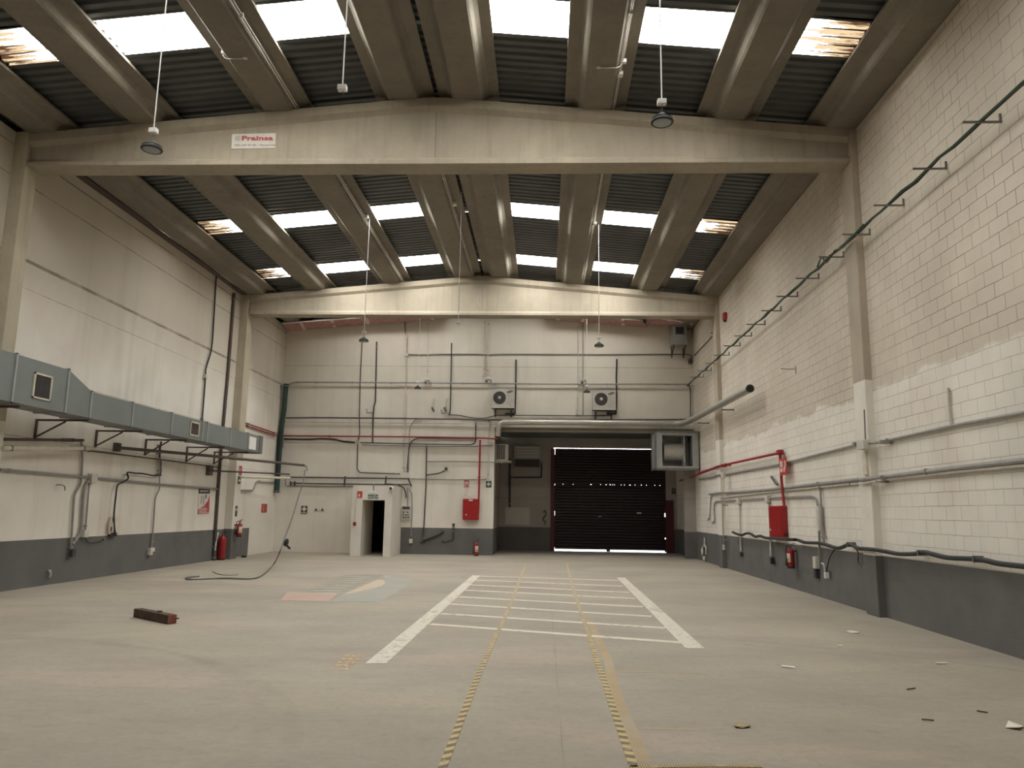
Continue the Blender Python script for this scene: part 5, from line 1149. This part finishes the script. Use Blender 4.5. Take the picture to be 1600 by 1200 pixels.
flat(MB(), [(-4.054,19.749,0.000), (-3.159,18.645,0.000), (-2.962,17.017,-0.000), (-3.557,17.650,0.000)], .0005, .002).build('blue_patch', 'floor_blue', gr_)
flat(MB(), [(-3.894,15.236,0.000), (-3.900,17.048,0.000), (-3.890,18.488,0.000), (-3.729,18.266,0.000), (-3.573,17.679,0.000), (-3.503,16.909,0.000), (-3.561,16.477,0.000), (-3.777,15.375,0.000)], .0005, .004).build('cream_patch', 'floor_cream', gr_)
ST = [((-4.693,15.483,0.000), (-4.024,15.885,0.000)), ((-4.753,15.978,0.000), (-3.985,16.532,0.000)), ((-4.791,16.512,-0.000), (-4.042,17.168,0.000)), ((-4.818,17.086,-0.000), (-4.035,17.630,0.000)), ((-4.847,17.701,-0.000), (-4.036,18.285,0.000)), ((-4.857,18.280,0.000), (-4.003,18.834,0.000)), ((-4.883,18.841,0.000), (-4.018,19.349,-0.000)), ((-4.893,19.307,0.000), (-4.077,19.783,0.000))]
for a, b in ST:
    a, b = V(a), V(b); n_ = V((-(b-a).y, (b-a).x, 0)).normalized()*.14
    flat(MB(), [a-n_, b-n_*.7, b+n_*.7, a+n_*.9], .0005, .003).build('teal_stripe', 'floor_teal', gr_)
    flat(MB(), [a-n_*1.1+V((-.15, 0, 0)), a-n_*1.1+V((.5, 0, 0)), a-n_*2.0+V((.55, 0, 0)), a-n_*1.9], .0005, .0032).build('pale_tip', 'floor_cream', gr_)
# ================================================================= LITTER
wp = thing('timber_block', (-5.672,11.405,-0.000), 'dark square-cut timber offcut with red end lying on the floor', 'timber')
a, b = V((-6.080,11.618,0.000)), V((-5.258,11.012,0.000)); a.z = b.z = .065
MB().bar(a, b, .13, .125).build('block', 'wood', wp, bev=.01)
d = (b-a).normalized(); MB().bar(b, b+d*.012, .125, .12).build('cut_end', 'wood_end', wp)
n_ = V((-d.y, d.x, 0))
MB().bar(a+d*.05+n_*.10+V((0, 0, -.02)), a+d*.42+n_*.12+V((0, 0, -.035)), .09, .09).build('splinter', 'wood', wp)
MB().bar(a+d*.58+n_*.02+V((0, 0, .065)), a+d*.66+n_*.02+V((0, 0, .065)), .04, .03).build('cleat', 'wood', wp)
MB().bar(b+n_*.03+V((0, 0, .01)), b+d*.09+n_*.05+V((0, 0, .015)), .015, .02).build('splinter', 'wood_end', wp)
def scrap(pts, lift, m, label, name='paper_scrap', cat='litter', fold=0.):
    P = [V(p) for p in pts]; n = len(P)
    for i, p in enumerate(P): p.z = .003+lift*(i % 2)
    t = MB().prism([tuple(p) for p in P], (0, 0, .004)).build(name, m)
    return tag(t, label, cat)
scrap([(3.695,6.601,0.000), (3.770,6.537,-0.000), (3.869,6.655,0.000), (3.802,6.742,0.000)], .02, 'cardboard', 'white folded card lying on the floor at the lower right edge', 'card')
scrap([(4.404,11.694,0.000), (4.484,11.735,0.000), (4.569,11.628,0.000), (4.510,11.502,-0.000), (4.408,11.517,0.000)], .006, 'paper', 'torn white paper strip on the floor in front of the right column')
scrap([(2.658,8.990,0.000), (2.782,8.916,0.000), (2.756,8.826,0.000), (2.632,8.881,-0.000)], .004, 'paper', 'narrow white paper slip on the floor, nearer than the torn strip')
scrap([(3.815,10.436,-0.000), (3.865,10.418,0.000), (3.832,10.320,0.000), (3.786,10.337,0.000)], .004, 'paper', 'tiny white paper bit between the torn strip and the slip')
scrap([(4.511,9.357,0.000), (4.666,9.395,0.000), (4.626,9.315,0.000), (4.487,9.280,0.000)], .004, 'tape_pale', 'tan paper slip on the floor near the right wall')
scrap([(1.516,6.463,0.000), (1.574,6.514,0.000), (1.639,6.475,0.000), (1.640,6.420,0.000), (1.564,6.377,0.000), (1.513,6.390,0.000)], .012, 'residue', 'crumpled tan wrapper on the floor, right of the right tape', 'wrapper')
def twig(pts, label):
    t = MB().tube(smoothpath(pts, 3), .006, 5).build('twig', 'wood', smooth=True); tag(t, label, 'litter', 'dark twigs on the floor')
twig([(3.126,6.779,0.008), (3.168,6.758,0.012), (3.214,6.759,0.008)], 'dark twig on the floor left of the white card')
twig([(3.760,7.120,0.008), (3.778,7.074,0.012), (3.820,7.073,0.008)], 'short dark twig on the floor behind the white card')
twig([(3.524,7.901,0.008), (3.573,7.915,0.012), (3.634,7.967,0.008)], 'faint dark twig on the floor towards the right wall')
bt = thing('rubber_wedge', (-9.942,25.549,0.000), 'small black wedge on the floor at the foot of the left wall', 'wedge')
MB().cbox(((-9.942,25.549,0.000)[0], (-9.942,25.549,0.000)[1], .03), .16, .1, .06).build('block', 'black', bt, bev=.01)

# ================================================================= LIGHT AND CAMERA
W = bpy.data.worlds.new('World'); SC.world = W; W.use_nodes = True
bg = W.node_tree.nodes['Background']; bg.inputs[0].default_value = (.96, .98, 1., 1); bg.inputs[1].default_value = 26.
cam = bpy.data.cameras.new('Camera'); co = bpy.data.objects.new('Camera', cam); COL.objects.link(co)
cam.sensor_fit = 'HORIZONTAL'; cam.sensor_width = 36.; cam.lens = 36.*1190.32/1600.; cam.clip_end = 300
r, u, f = V((0.99906, 0.040737, 0.014816)), V((-0.007895, -0.165088, 0.986247)), V((-0.042623, 0.985437, 0.164611))
co.matrix_world = Matrix(((r.x, u.x, -f.x, 0), (r.y, u.y, -f.y, 0), (r.z, u.z, -f.z, 1.65), (0, 0, 0, 1)))
SC.camera = co
vs = SC.view_settings; vs.view_transform = 'Standard'; vs.look = 'None'; vs.exposure = .24; vs.gamma = 1.; vs.use_curve_mapping = False
SC.cycles.max_bounces = 10; SC.cycles.diffuse_bounces = 8; SC.cycles.transparent_max_bounces = 12; SC.cycles.glossy_bounces = 3
SC.cycles.sample_clamp_indirect = 6.
SC.cycles.use_denoising = True
